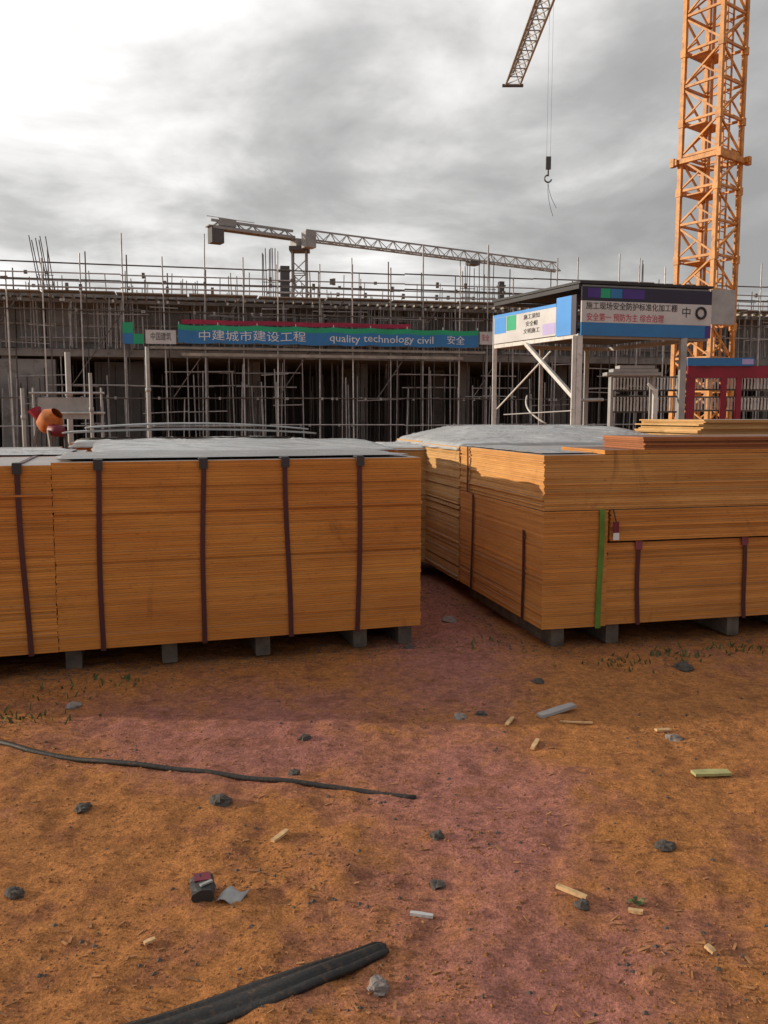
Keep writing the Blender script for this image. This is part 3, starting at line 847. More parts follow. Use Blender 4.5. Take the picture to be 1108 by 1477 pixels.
# front sign
off = Vector((fdir.y, -fdir.x, 0)) * 0.06
SH_ = ztop - zbot
fs_ = thing('front_sign', 'dark blue and grey sign board with black and red lettering on the canopy front', 'sign', Vector((K.x, 21.0, zbot)) + off, fang)
W = FW
block('title_strip', (W / 2, 0, SH_ * 0.855), (W, 0.05, SH_ * 0.286), M_['navy'], fs_)
block('message_field', (W / 2, 0, SH_ * 0.49), (W, 0.05, SH_ * 0.438), M_['sign_grey'], fs_)
block('blue_strip', (W / 2, 0, SH_ * 0.135), (W, 0.05, SH_ * 0.266), M_['blue'], fs_)
for nm, x0, x1, m_ in (('purple_patch', 0.04, 0.135, 'purple'), ('green_patch', 0.138, 0.21, 'green'), ('blue_patch', 0.213, 0.30, 'blue'), ('purple_patch', 0.303, 0.47, 'purple')):
    block(nm, (W * (x0 + x1) / 2, -0.027, SH_ * 0.87), (W * (x1 - x0), 0.008, SH_ * 0.19), M_[m_], fs_)
block('end_strip', (W * 0.975, -0.027, SH_ * 0.135), (W * 0.04, 0.008, SH_ * 0.25), M_['purple'], fs_)
text('施工现场安全防护标准化加工棚', SH_ * 0.165, M_['ink'], fs_, (W * 0.38, -0.028, SH_ * 0.60), squash=0.93)
text('安全第一 预防为主 综合治理', SH_ * 0.17, M_['red_ink'], fs_, (W * 0.33, -0.028, SH_ * 0.37), squash=0.85)
text('中', SH_ * 0.24, M_['ink'], fs_, (W * 0.80, -0.028, SH_ * 0.52))
rg = MB()
rg.path([(W * 0.915 + 0.13 * math.cos(i * math.pi / 10), -0.035, SH_ * 0.53 + 0.13 * math.sin(i * math.pi / 10)) for i in range(21)], 0.032, 6)
rg.build('ring_logo', M_['ink'], fs_, True)
# side sign
loff = Vector((-ldir.y, ldir.x, 0)) * 0.06
if loff.x > 0: loff = -loff
lang = math.atan2(-ldir.y, -ldir.x)
base = Vector((K.x, 21.0, zbot)) + ldir * LW + loff
ss = thing('side_sign', 'white sunlit sign board with blue and green print on the left side of the canopy', 'sign', base, lang)
HS = SH_ * 0.84
block('board', (LW * 0.40, 0, HS * 0.47), (LW * 0.757, 0.05, HS * 0.80), M_['sign_grey'], ss)
block('blue_edge', (LW * 0.40, -0.027, HS * 0.83), (LW * 0.757, 0.008, HS * 0.08), M_['bright_blue'], ss)
block('blue_band', (LW * 0.86, 0, HS * 0.52), (LW * 0.158, 0.05, HS * 0.96), M_['bright_blue'], ss)
block('navy_band', (LW * 0.965, 0, HS * 0.52), (LW * 0.05, 0.05, HS * 0.96), M_['navy'], ss)
block('blue_patch', (LW * 0.105, -0.027, HS * 0.56), (LW * 0.15, 0.008, HS * 0.44), M_['bright_blue'], ss)
block('green_patch', (LW * 0.25, -0.027, HS * 0.58), (LW * 0.12, 0.008, HS * 0.40), M_['green'], ss)
block('lilac_patch', (LW * 0.70, -0.027, HS * 0.26), (LW * 0.14, 0.008, HS * 0.28), M_['lilac'], ss)
for k, row in enumerate(('施工须知', '安全帽', '文明施工')):
    text(row, HS * 0.145, M_['ink'], ss, (LW * 0.50, -0.028, HS * (0.66 - 0.19 * k)), squash=1.3)

# ------------------------------------------------------------------ picket rails by the crane base
def picket_rail(px0, px1, py0, py1, Y, rz, label, red=False, step=0.105):
    p0, p1 = at(px0, py0, Y), at(px1, py1, Y)
    L = p1.x - p0.x
    t = thing('picket_rail', label, 'barrier', (p0.x, Y, 0), rz, 'white picket rails beside the crane base')
    h = p0.z - p1.z
    for x in (0.0, L): beam('post', (x, 0.08, 0), (x, 0.08, p0.z + 0.06), 0.09, 0.09, M_['red_paint'] if red else M_['grey_paint'], t)
    for z in (p1.z, p0.z): beam('rail', (0, 0.02, z), (L, 0.02, z), 0.05, 0.06, M_['steel_dark'], t)
    n = int(L / step)
    for i in range(n):
        x = (i + 0.5) * L / n
        beam('picket', (x, -0.03, p1.z + 0.02), (x, -0.03, p0.z - 0.02), 0.045, 0.03, M_['white_paint'], t)
picket_rail(884, 980, 544, 563, 27.5, 0.02, 'upper of the two white picket rails behind the canopy posts')
picket_rail(884, 980, 572, 594, 27.2, 0.02, 'lower of the two white picket rails behind the canopy posts')
picket_rail(1000, 1135, 545, 562, 27.5, 0.02, 'upper white picket rail inside the dark red frame')
picket_rail(1000, 1135, 573, 592, 27.2, 0.02, 'lower white picket rail inside the dark red frame')
p0, p1 = at(992, 528, 26.95), at(1140, 545, 26.95)
t = thing('steel_gantry', 'dark red steel gantry with a deep top beam at the right edge', 'gantry', (p0.x, 26.95, 0), 0.02)
L = p1.x - p0.x
block('top_beam', (L / 2, 0, (p0.z + p1.z) / 2), (L, 0.12, p0.z - p1.z), M_['red_paint'], t)
for x in (0.12, 1.15, 1.62, L - 0.1): block('upright', (x, 0, p1.z / 2), (0.24 if x < 0.3 else 0.16, 0.11, p1.z - 0.003), M_['red_paint'], t)
p0, p1 = at(992, 516, 26.87), at(1088, 527, 26.87)
t = thing('blue_board', 'narrow blue board lying along the top of the red frame', 'board', ((p0.x), 26.87, at(992, 528, 26.95).z), 0.02)
block('panel', ((p1.x - p0.x) / 2, 0, 0.125), (p1.x - p0.x, 0.08, 0.245), M_['blue'], t)
block('panel_patch', ((p1.x - p0.x) * 0.9, -0.045, 0.13), (0.35, 0.01, 0.16), M_['lilac'], t)
p0, p1 = at(884, 524, 26.0), at(965, 540, 26.0)
t = thing('pale_board', 'stacked pale grey boards resting above the picket rails', 'board', (p0.x, 26.9, 0), 0.02)
for x in (0.2, p1.x - p0.x - 0.2): block('trestle_post', (x, 0, p1.z / 2), (0.08, 0.3, p1.z), M_['grey_paint'], t)
for k in range(3): block('plank', ((p1.x - p0.x) / 2 + 0.05 * k, 0.02 * k, p1.z + 0.05 + 0.105 * k), (p1.x - p0.x - 0.3 * k, 0.5, 0.095), M_['grey_paint'], t)

# ------------------------------------------------------------------ plywood packs
_sheets = {}
def sheet_mesh(wd, dp, th, edge, face):
    k = (round(wd, 3), round(dp, 3), th, edge, face)
    if k not in _sheets:
        b = MB(); b.box((wd / 2, dp / 2, th / 2), (wd, dp, th))
        m = b.mesh('plywood_sheet', M_[edge])
        m.materials.append(M_[face])
        for p in m.polygons:
            if abs(p.normal.z) > 0.5: p.material_index = 1
        _sheets[k] = m
    return _sheets[k]
def band(pts, wd, th, axis_):
    """flat strap through pts (in a vertical plane); axis_ is the strap's width direction"""
    b = MB()
    ax = Vector(axis_).normalized() * wd / 2
    vs, n = [], len(pts)
    for i, (p, nrm) in enumerate(pts):
        p, nrm = Vector(p), Vector(nrm).normalized() * th
        vs += [p - ax, p + ax, p + ax + nrm, p - ax + nrm]
    fs = []
    for i in range(n - 1):
        a, e = i * 4, i * 4 + 4
        for q in range(4): fs.append((a + q, a + (q + 1) % 4, e + (q + 1) % 4, e + q))
    fs += [(3, 2, 1, 0), tuple((n - 1) * 4 + q for q in range(4))]
    b.add(vs, fs)
    return b
def pack(corner, ang, z0, wd, dp, n, th, label, group, edge='ply', face='ply_face', straps=(), side_straps=(), jit=0.003, name='plywood_pack', smat='strap', gmat='guard', strap_w=0.032, cat='plywood stack', lean=0.0, spread=0.0):
    t = thing(name, label, cat, (corner[0], corner[1], z0), ang, group)
    me = sheet_mesh(wd, dp, th * 0.93, edge, face)
    for i in range(n):
        j = jit * (3.0 if rnd.random() < 0.06 else 1.0) + (spread if i > n * 0.7 else 0)
        M = Matrix.Translation((rnd.uniform(-j, j) + lean * i, rnd.uniform(-j, j), i * th + rnd.uniform(0, th * 0.06))) @ Matrix.Rotation(rnd.uniform(-j, j) * 0.5, 4, 'Z')
        link('plywood_sheet', me, t, M)
    H = n * th
    e = jit * 1.6 + 0.006
    for sp in straps:
        xt, xb = sp[0], sp[1]
        m_ = M_[sp[2]] if len(sp) > 2 else M_[smat]
        k = 10
        pts = []
        for i in range(k + 1):
            f = i / k
            wob = 0.006 * math.sin(f * 5 + xt * 9)
            pts.append(((xb + (xt - xb) * f + wob, -e, H * f - 0.01), (0, -1, 0)))
        pts.append(((xt, -e, H + 0.004), (0, -1, 1)))
        pts.append(((xt, dp + e, H + 0.004), (0, 1, 1)))
        pts.append(((xt, dp + e, 0), (0, 1, 0)))
        band(pts, strap_w, 0.004, (1, 0, 0)).build('strap', m_, t)
        if gmat:
            g = MB()
            g.box((xt, -e - 0.007, H - 0.022), (0.055, 0.008, 0.062)); g.box((xt, 0.03, H + 0.012), (0.055, 0.09, 0.008))
            g.build('edge_protector', M_[gmat], t)
    for sp in side_straps:
        yt, yb, f0, f1 = sp[:4]
        pts = []
        for i in range(9):
            f = f0 + (f1 - f0) * i / 8
            pts.append(((-e, yb + (yt - yb) * f + 0.005 * math.sin(f * 6 + yt * 5), H * f), (-1, 0, 0)))
        band(pts, 0.034, 0.004, (0, 1, 0)).build('strap', M_[smat], t)
    return t
def bearer(p, ang, L, label, wd=0.10, ht=0.155):
    t = tag(link('timber_bearer', None), label, 'timber', 'timber bearers under the plywood')
    bb = MB(); 
    # sawn timber with eased edges
    b2 = 0.008
    prof = [(-wd / 2 + b2, 0), (wd / 2 - b2, 0), (wd / 2, b2), (wd / 2, ht - b2), (wd / 2 - b2, ht), (-wd / 2 + b2, ht), (-wd / 2, ht - b2), (-wd / 2, b2)]
    vs = [(x, 0, z) for x, z in prof] + [(x + 0.004, L, z) for x, z in prof]
    fs = [(i, (i + 1) % 8, 8 + (i + 1) % 8, 8 + i) for i in range(8)] + [tuple(range(7, -1, -1)), tuple(range(8, 16))]
    bb.add(vs, fs)
    t.data if False else None
    bpy.data.objects.remove(t)
    o = tag(bb.build('timber_bearer', M_['bearer']), label, 'timber', 'timber bearers under the plywood')
    o.matrix_basis = Matrix.Translation(Vector(p)) @ Matrix.Rotation(ang, 4, 'Z')
    return o
GL = 'plywood packs in the left stack'
GR = 'plywood packs in the right stack'
LA = R(17.0)
lx, ly = Vector((math.cos(LA), math.sin(LA), 0)), Vector((-math.sin(LA), math.cos(LA), 0))
LB = Vector((0.262, 6.06, 0))
def lp(a, b_): return LB + lx * a + ly * b_
def lx_of(px, py):
    """pixel -> distance along the left stack's front face, from its right end"""
    r = ray(px, py); o = Vector((0, 0, CH))
    nrm = -ly
    tt = (LB - o).dot(nrm) / r.dot(nrm)
    return (o + r * tt - LB).dot(lx)
TH = 0.0149
Z0 = 0.105
c = lp(-2.44, 0)
pack(c, LA, Z0, 2.44, 1.22, 81, TH, 'brown plywood pack with four dark straps, front right of the left stack', GL,
     straps=[(lx_of(pt, 665) + 2.44, lx_of(pb, 915) + 2.44) for pt, pb in ((141, 148), (293, 294), (411, 419), (519, 516))])
c = lp(-2.44 - 0.003 - 2.44, -0.004)
pack(c, LA, Z0, 2.44, 1.22, 80, TH, 'brown plywood pack cut by the left picture edge', GL,
     straps=[(lx_of(22, 672) + 4.892, lx_of(40, 900) + 4.892), (1.2, 1.22), (0.5, 0.5)])
# rows behind: lower height first, then a slightly taller warped row
pack(lp(-2.2, 1.27), LA, Z0, 2.44, 1.22, 81, TH, 'grey topped plywood pack behind the strapped left pack', GL, jit=0.006)
pack(lp(-4.75, 1.27), LA, Z0, 2.44, 1.22, 80, TH, 'grey topped plywood pack in the second row at the left edge', GL, jit=0.006)
pack(lp(-2.45, 2.60), LA, Z0, 2.30, 1.22, 84, TH, 'third row plywood pack with pale warped sheets on top', GL, jit=0.010)
pack(lp(-4.9, 2.60), LA, Z0, 2.30, 1.22, 79, TH, 'third row plywood pack at the left, lower than its neighbour', GL, jit=0.008)
for i, (a, b_) in enumerate(((-2.36, 'leftmost'), (-1.75, 'second from left'), (-1.12, 'third from left'), (-0.42, 'fourth from left'), (-0.08, 'rightmost'))):
    px_end = ''
    bearer(lp(a, 0.11) + Vector((0, 0, -0.055)), LA, 1.3, f'grey timber bearer under the strapped left pack, {b_} of its five')
bearer(lp(-3.0, 0.02) + Vector((0, 0, -0.055)), LA, 1.35, 'grey timber bearer under the pack at the left picture edge', 0.12)
bearer(lp(-4.6, 0.02) + Vector((0, 0, -0.055)), LA, 1.35, 'timber bearer under the left edge pack, outside the picture', 0.12)
bs = MB()
for a in (-4.5, -3.1, -2.7, -1.9, -0.9, -0.2):
    for r_ in (1.27, 2.6):
        bs.box(lp(a, r_ + 0.6) + Vector((0, 0, 0.03)), (0.1, 1.2, 0.148), Matrix.Rotation(LA, 3, 'Z'))
o = bs.build('rear_bearers', M_['bearer'], kind='stuff'); 

# covers: crumpled plastic film lying on packs
def cover(name, corner, ang, wd, dp, z, amp, label, m='film', seed=0, nxs=100, nys=60, droop=0.0, rise=0.0, ramp_x=0.0, group=None):
    vs, fs = [], []
    for j in range(nys + 1):
        for i in range(nxs + 1):
            x, y = wd * i / nxs, dp * j / nys
            e = min(i / nxs, 1 - i / nxs) * wd; e2 = min(j / nys, 1 - j / nys) * dp
            q = noise.noise((x * 2.2 + seed, y * 3.0, seed * 1.3)) * 0.5 + 0.5
            q2 = 1 - abs(noise.noise((x * 5.5 + seed, y * 6.5, seed))) * 2
            wx = x + 0.25 * noise.noise((x * 1.5, y * 1.5, seed + 4))
            wy = y + 0.25 * noise.noise((x * 1.5, y * 1.5, seed + 8))
            r1 = 1 - abs(noise.noise((wx * 3.0 + wy * 5.0, wy * 2.0 - wx, seed + 2))) * 2.2
            r2 = 1 - abs(noise.noise((wx * 9.0 - wy * 4.0, wy * 11.0, seed + 6))) * 2.2
            h = amp * (0.42 * q + 0.04 * max(q2, 0) ** 2 + 0.26 * max(r1, 0) ** 4 + 0.06 * max(r2, 0) ** 3)
            h *= min(1.0, 0.25 + min(e, e2) * 4)
            dr = droop * max(0.0, 1 - min(e, e2) / 0.07)
            jx = noise.noise((y * 4, seed, 3)) * 0.05 * (1 if i in (0, nxs) else 0)
            jy = noise.noise((x * 4, seed, 9)) * 0.04 * (1 if j in (0, nys) else 0)
            vs.append((x + jx, y + jy, max(h, 0.004) + rise * min(1.0, 1.6 * y / dp) * (min(1.0, x / ramp_x) if ramp_x else 1.0) - dr))
    n1 = nxs + 1
    fs = [(j * n1 + i, j * n1 + i + 1, (j + 1) * n1 + i + 1, (j + 1) * n1 + i) for j in range(nys) for i in range(nxs)]
    b = MB(); b.add(vs, fs)
    o = tag(b.build(name, M_[m], None, True), label, 'plastic sheet', group)
    o.matrix_basis = Matrix.Translation((corner[0], corner[1], z)) @ Matrix.Rotation(ang, 4, 'Z')
    s_ = o.modifiers.new('thickness', 'SOLIDIFY'); s_.thickness = 0.002; s_.offset = 1
    return o
PT = Z0 + 81 * TH
cover('plastic_cover', lp(-2.42, 0.10), LA, 2.36, 1.1, PT + 0.012, 0.012, 'flat grey film on top of the strapped left pack', seed=2)
cover('plastic_cover', lp(-2.24, 1.22), LA, 2.46, 1.3, PT + 0.012, 0.03, 'grey film on the second row of the left stack', seed=5, droop=0.015, rise=0.05)
cover('plastic_cover', lp(-4.6, 1.30), LA, 2.2, 1.15, PT - 0.01, 0.05, 'dull grey film on the second row at the left edge', seed=6)
cover('plastic_cover', lp(-2.48, 2.56), LA, 2.36, 1.25, Z0 + 84 * TH + 0.004, 0.05, 'pale crumpled film on the third row of the left stack', 'white_film', seed=11, droop=0.05)
# warped sheets bowed up at the back
def warped(corner, ang, wd, dp, z, bow, label, m='white_film'):
    vs, fs, n = [], [], 24
    for i in range(n + 1):
        x = wd * i / n
        h = bow * math.sin(math.pi * (0.08 + 0.92 * i / n)) ** 0.8
        for y, zz_ in ((0, 0), (dp, 0), (dp, 0.016), (0, 0.016)): vs.append((x, y, h + zz_))
    for i in range(n):
        for q in range(4): fs.append((i * 4 + q, i * 4 + (q + 1) % 4, i * 4 + 4 + (q + 1) % 4, i * 4 + 4 + q))
    fs += [(3, 2, 1, 0), (n * 4, n * 4 + 1, n * 4 + 2, n * 4 + 3)]
    b = MB(); b.add(vs, fs)
    o = tag(b.build('warped_sheet', M_[m], None, True), label, 'plywood sheet', 'warped sheets on the left stack')
    o.matrix_basis = Matrix.Translation((corner[0], corner[1], z)) @ Matrix.Rotation(ang, 4, 'Z')
warped(lp(-2.55, 3.0), LA - 0.05, 2.44, 0.8, Z0 + 84 * TH + 0.06, 0.045, 'pale bowed sheet, lower of two on the back of the left stack', 'film')
warped(lp(-2.35, 3.15), LA - 0.03, 2.2, 0.65, Z0 + 84 * TH + 0.10, 0.06, 'whitish bowed sheet, upper of two on the back of the left stack')

# pale pile in the gap
pack((-0.10, 8.75), R(6), 0.1, 0.55, 1.2, 79, TH, 'narrow pale pack in the gap between the two stacks', 'plywood packs at the back of the yard', edge='ply_pale', jit=0.006)
cover('plastic_cover', (-0.16, 8.72), R(6), 0.66, 1.2, 0.1 + 79 * TH + 0.004, 0.07, 'crumpled white film on the narrow pack in the gap', 'white_film', seed=21, nxs=60, nys=80, droop=0.03)
for x_ in (0.02, 0.35): bearer((-0.10 + x_, 8.72, -0.055), R(6), 1.25, 'timber bearer under the narrow pack in the gap, ' + ('left one' if x_ < 0.1 else 'right one'))

# right stack
RA = R(13.2)
rx, ry = Vector((math.cos(RA), math.sin(RA), 0)), Vector((-math.sin(RA), math.cos(RA), 0))
RC = Vector((1.107, 5.92, 0))
def rp(a, b_): return RC + rx * a + ry * b_
def rx_of(px, py):
    r = ray(px, py); o = Vector((0, 0, CH)); nrm = -ry
    tt = (RC - o).dot(nrm) / r.dot(nrm)
    return (o + r * tt - RC).dot(rx)
def ry_of(px, py):
    r = ray(px, py); o = Vector((0, 0, CH)); nrm = -rx
    tt = (RC - o).dot(nrm) / r.dot(nrm)
    return (o + r * tt - RC).dot(ry)
w1 = 0.49
DP = 1.83
n_low = 56
zl = Z0 + n_low * TH
yst = [ry_of(684, 760), ry_of(757, 800)]
tR1 = pack(rp(0, 0), RA, Z0, w1, DP, n_low, TH, 'narrow lower plywood pack at the sunlit corner of the right stack', GR, edge='ply_right',
     straps=[(w1 - 0.055, w1 - 0.06, 'strap_green')], side_straps=[(yst[0], yst[0] + 0.03, 0.0, 1.0), (yst[1], yst[1], 0.0, 0.8)], gmat=None, strap_w=0.04)
n_r2 = 40
zr2 = Z0 + n_r2 * TH
pack(rp(w1 + 0.015, 0.03), RA + 0.012, Z0, 1.9, DP, n_r2, TH, 'wide strapped plywood pack at the bottom right of the right stack', GR, edge='ply_right',
     straps=[(rx_of(923, 790) - w1 - 0.015, rx_of(921, 905) - w1 - 0.015), (rx_of(1078, 775) - w1 - 0.015, rx_of(1077, 900) - w1 - 0.015), (1.6, 1.6)], gmat='guard_red')
n_m = n_low - n_r2 - 1
pack(rp(w1 + 0.02, -0.005), RA + 0.004, zr2 + 0.016, 1.9, DP, n_m, TH, 'loose sheets lying on the wide strapped pack', GR, edge='ply_right', jit=0.006)
zu = max(zl, zr2 + 0.016 + n_m * TH) + 0.004
n_u = 26
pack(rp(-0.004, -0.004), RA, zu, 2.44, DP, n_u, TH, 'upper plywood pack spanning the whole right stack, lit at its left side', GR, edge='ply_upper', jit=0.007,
     side_straps=[(ry_of(678, 690), ry_of(678, 690), 0.0, 1.02)])
zt_ = zu + n_u * TH
t = pack(rp(rx_of(872, 640), 0.004), RA + 0.004, zt_ + 0.002, 1.7, 0.7, 2, TH, 'two orange sheets under the dark ones on the right stack', GR, edge='ply_right', face='ply_brown', jit=0.006)
t = pack(rp(rx_of(930, 640), 0.01), RA + 0.006, zt_ + 0.002 + 2 * TH, 1.6, 0.6, 6, TH, 'dark brown sheets laid on the right half of the right stack', GR, edge='ply_red', face='ply_brown', jit=0.012)
# tag hanging on the front
a_ = rx_of(886, 755)
tg = thing('hanging_tag', 'small red and white tag hanging at the seam of the right stack', 'tag', rp(a_, -0.03) + Vector((0, 0, 0.74)), RA)
block('card', (0, 0, 0.07), (0.045, 0.004, 0.10), M_['maroon'], tg)
block('card', (0, -0.0045, 0.015), (0.045, 0.004, 0.05), M_['white_ink'], tg)
pole('cord', (0, 0, 0.12), (-0.02, 0.01, 0.21), 0.004, M_['ink'], tg)
# row behind the right stack, under grey film
n_b = 82
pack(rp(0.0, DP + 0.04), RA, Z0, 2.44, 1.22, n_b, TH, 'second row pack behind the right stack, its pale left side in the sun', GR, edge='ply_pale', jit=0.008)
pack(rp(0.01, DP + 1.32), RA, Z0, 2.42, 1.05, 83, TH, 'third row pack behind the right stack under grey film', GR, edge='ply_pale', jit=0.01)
cover('plastic_cover', rp(0.03, 0.12), RA, rx_of(872, 640) - 0.04, DP - 0.15, zt_ + 0.004, 0.022, 'dusty grey film on the front left of the right stack', seed=31)
cover('plastic_cover', rp(-0.03, DP + 0.04), RA, 2.42, 2.35, Z0 + n_b * TH + 0.012, 0.05, 'large rumpled grey film heaped over the rear of the right stack', seed=33, rise=0.13, ramp_x=0.6, droop=0.05, nxs=120, nys=110)
pc = at(1003, 597, 8.6)
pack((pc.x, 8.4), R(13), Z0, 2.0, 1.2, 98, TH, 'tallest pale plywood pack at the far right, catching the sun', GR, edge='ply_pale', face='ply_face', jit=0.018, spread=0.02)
for a, nm in ((0.22, 'at the sunlit corner'), (rx_of(902, 915), 'with a pale end near the green strap'), (rx_of(1078, 900), 'below the right strap'), (2.2, 'near the right picture edge')):
    bearer(rp(a - 0.05, 0.10 if a > 0.1 else 0.12) + Vector((0, 0, -0.053)), RA, 1.8, 'grey timber bearer under the right stack, ' + nm, 0.10, 0.154)
b = MB()
for (a, q) in ((0.3, DP + 0.6), (1.3, DP + 0.6), (2.2, DP + 0.6), (0.5, DP + 1.8), (1.5, DP + 1.8), (2.3, DP + 1.8), (3.4, 2.2), (2.6, 2.2)):
    b.box(rp(a, q) + Vector((0, 0, 0.03)), (0.1, 1.1, 0.146), Matrix.Rotation(RA, 3, 'Z'))
b.build('rear_bearers', M_['bearer'], kind='stuff')

# ------------------------------------------------------------------ things lying on the ground
def G(px, py, dz=0.0):
    p = on_ground(px, py)
    p.z = gz(p.x, p.y) + dz
    return p
# black cable
cpts = [(-60, 1052), (0, 1073), (40, 1084), (95, 1093), (160, 1102), (230, 1109), (300, 1115), (370, 1122), (440, 1128), (520, 1136), (600, 1145)]
fine = []
for i in range(len(cpts) - 1):
    for k in range(6):
        f = k / 6
        fine.append((cpts[i][0] * (1 - f) + cpts[i + 1][0] * f, cpts[i][1] * (1 - f) + cpts[i + 1][1] * f))
fine.append(cpts[-1])
def G(px, py, dz=0.0, G0=G):
    p = G0(px, py, dz)
    p.z = dz + sum(gz(p.x + a * 0.07, p.y + c * 0.07) for a in (-1, 0, 1) for c in (-1, 0, 1)) / 9
    return p
b = MB(); b.path([G(x, y, 0.010 - 0.011 * (i / len(fine)) ** 3 + 0.003 * math.sin(i * 0.31)) for i, (x, y) in enumerate(fine)], 0.0125, 8)
tag(b.build('black_cable', M_['rubber'], None, True), 'thin black cable lying across the clay at the left', 'cable')
def G(px, py, dz=0.0):
    p = on_ground(px, py)
    p.z = gz(p.x, p.y) + dz
    return p
# black flattened hose at the bottom
P0, P1 = G(556, 1364), G(120, 1520)
hd = (P1 - P0); hd.z = 0; HLn = hd.length; hd.normalize()
hs = Vector((-hd.y, hd.x, 0))
b = MB()
vs, fs, n = [], [], 40
prof = [(-1, 0.12), (-0.86, 0.5), (-0.62, 0.62), (-0.5, 0.40), (-0.3, 0.72), (0.05, 0.95), (0.3, 0.70), (0.42, 0.48), (0.6, 0.66), (0.85, 0.5), (1, 0.12), (0.6, 0.0), (-0.6, 0.0)]
mpr = len(prof)
for i in range(n + 1):
    f = i / n
    p = P0 + hd * HLn * f
    p.z = sum(gz(p.x + dx_, p.y + dy_) for dx_ in (-0.05, 0, 0.05) for dy_ in (-0.05, 0, 0.05)) / 9
    p += hs * 0.010 * math.sin(f * 3.2)
    hw = 0.034 + 0.026 * min(1, f * 2.2)
    hh = 0.026 + 0.008 * math.sin(f * 9)
    if i == 0: hw *= 0.75; hh *= 0.7
    for (a, z) in prof: vs.append(p + hs * a * hw + Vector((0, 0, z * hh + 0.002)))
for i in range(n):
    for q in range(mpr): fs.append((i * mpr + q, i * mpr + (q + 1) % mpr, (i + 1) * mpr + (q + 1) % mpr, (i + 1) * mpr + q))
fs += [tuple(range(mpr - 1, -1, -1)), tuple(n * mpr + q for q in range(mpr))]
b.add(vs, fs)
tag(b.build('rubber_strip', M_['rubber'], None, True), 'thick ridged black rubber strip running off the bottom edge', 'rubber strip')

def lump(name, px, py, r, m, label, cat, group=None, flat=0.6, seed=0):
    p = G(px, py)
    b = MB()
    vs, fs, nu, nv = [], [], 14, 9
    for j in range(nv + 1):
        th = math.pi * j / nv
        for i in range(nu):
            ph = 2 * math.pi * i / nu
            dv = Vector((math.sin(th) * math.cos(ph), math.sin(th) * math.sin(ph), math.cos(th)))
            k = r * (1 + 0.45 * noise.noise(dv * 1.6 + Vector((seed, seed * 2, 0))) + 0.22 * noise.noise(dv * 4.5 + Vector((seed * 3, seed, 5))))
            vs.append((dv.x * k * 1.15, dv.y * k, dv.z * k * flat))
    for j in range(nv):
        for i in range(nu): fs.append((j * nu + i, (j + 1) * nu + i, (j + 1) * nu + (i + 1) % nu, j * nu + (i + 1) % nu))
    b.add(vs, fs)
    o = tag(b.build(name, M_[m]), label, cat, group)
    o.matrix_basis = Matrix.Translation(p + Vector((0, 0, r * flat * 0.22))) @ Matrix.Rotation(seed * 1.3, 4, 'Z')
GS = 'stones scattered on the clay'
lump('stone', 120, 1166, 0.030, 'stone', 'dark stone below the left half of the black cable', 'stone', GS, seed=1)
lump('stone', 317, 1155, 0.042, 'stone', 'dark stone below the middle of the black cable', 'stone', GS, seed=2)
lump('stone', 630, 1207, 0.026, 'stone', 'black stone, upper of two in the middle of the clay', 'stone', GS, seed=3)
lump('stone', 631, 1270, 0.025, 'stone', 'black stone, lower of two in the middle of the clay', 'stone', GS, seed=4)
lump('stone', 960, 1222, 0.034, 'stone', 'dark stone alone on the orange clay at the right', 'stone', GS, seed=5)
lump('stone', 840, 1304, 0.026, 'stone', 'dark stone touching the split wood sliver', 'stone', GS, seed=6)
lump('stone', 20, 1283, 0.030, 'stone', 'dark stone at the left picture edge', 'stone', GS, seed=7)
lump('stone', 440, 1063, 0.030, 'stone', 'dark stone above the middle of the black cable', 'stone', GS, seed=8)
lump('stone', 424, 1112, 0.026, 'stone', 'dark stone right beside the black cable', 'stone', GS, seed=9)
lump('stone', 694, 1026, 0.030, 'stone', 'dark reddish stone left of the pale flat slat', 'stone', GS, seed=10)
lump('stone', 664, 1031, 0.034, 'stone_pale', 'greyish stone next to the dark reddish one', 'stone', GS, seed=11)
lump('stone', 776, 984, 0.034, 'stone', 'dark stone in front of the right stack corner', 'stone', GS, seed=12)
lump('stone', 546, 1416, 0.032, 'stone_pale', 'grey stone just below the tip of the rubber strip', 'stone', GS, seed=13)
lump('stone', 972, 1062, 0.036, 'stone_pale', 'grey stone beside the pale chip at the right', 'stone', GS, seed=14)
lump('stone', 106, 1016, 0.036, 'stone_pale', 'pinkish stone in front of the left stack', 'stone', GS, seed=15)
lump('stone', 985, 962, 0.060, 'stone', 'big dark clod in the weeds before the right stack', 'stone', GS, seed=16)
lump('stone', 648, 893, 0.050, 'stone_pale', 'pale lump in the gap between the stacks', 'stone', GS, seed=17)
lump('stone', 590, 935, 0.036, 'stone', 'dark lump at the right foot of the left stack', 'stone', GS, seed=18)

# crumpled can and card
p = G(293, 1287)
t = thing('crushed_can', 'crushed maroon and black can beside a grey card on the clay', 'can', p, R(15))
b = MB(); vs, fs, nu, nv = [], [], 14, 8
for j in range(nv + 1):
    for i in range(nu):
        a = 2 * math.pi * i / nu
        k = 0.034 * (1 + 0.28 * noise.noise((math.cos(a) * 1.5, j * 0.6, math.sin(a) * 1.5)))
        vs.append((k * math.cos(a) * 1.15, -0.06 + 0.12 * j / nv, 0.024 + k * 0.72 * math.sin(a)))
fs = [(j * nu + i, j * nu + (i + 1) % nu, (j + 1) * nu + (i + 1) % nu, (j + 1) * nu + i) for j in range(nv) for i in range(nu)]
fs += [tuple(range(nu - 1, -1, -1)), tuple(nv * nu + i for i in range(nu))]
b.add(vs, fs); b.build('body', M_['ink'], t)
block('label', (0.0, 0.03, 0.046), (0.055, 0.05, 0.006), M_['maroon'], t)
block('pale_strip', (0.01, -0.02, 0.051), (0.045, 0.012, 0.006), M_['card'], t, rz=0.5)  # narrow pale grey strip across the top of the can
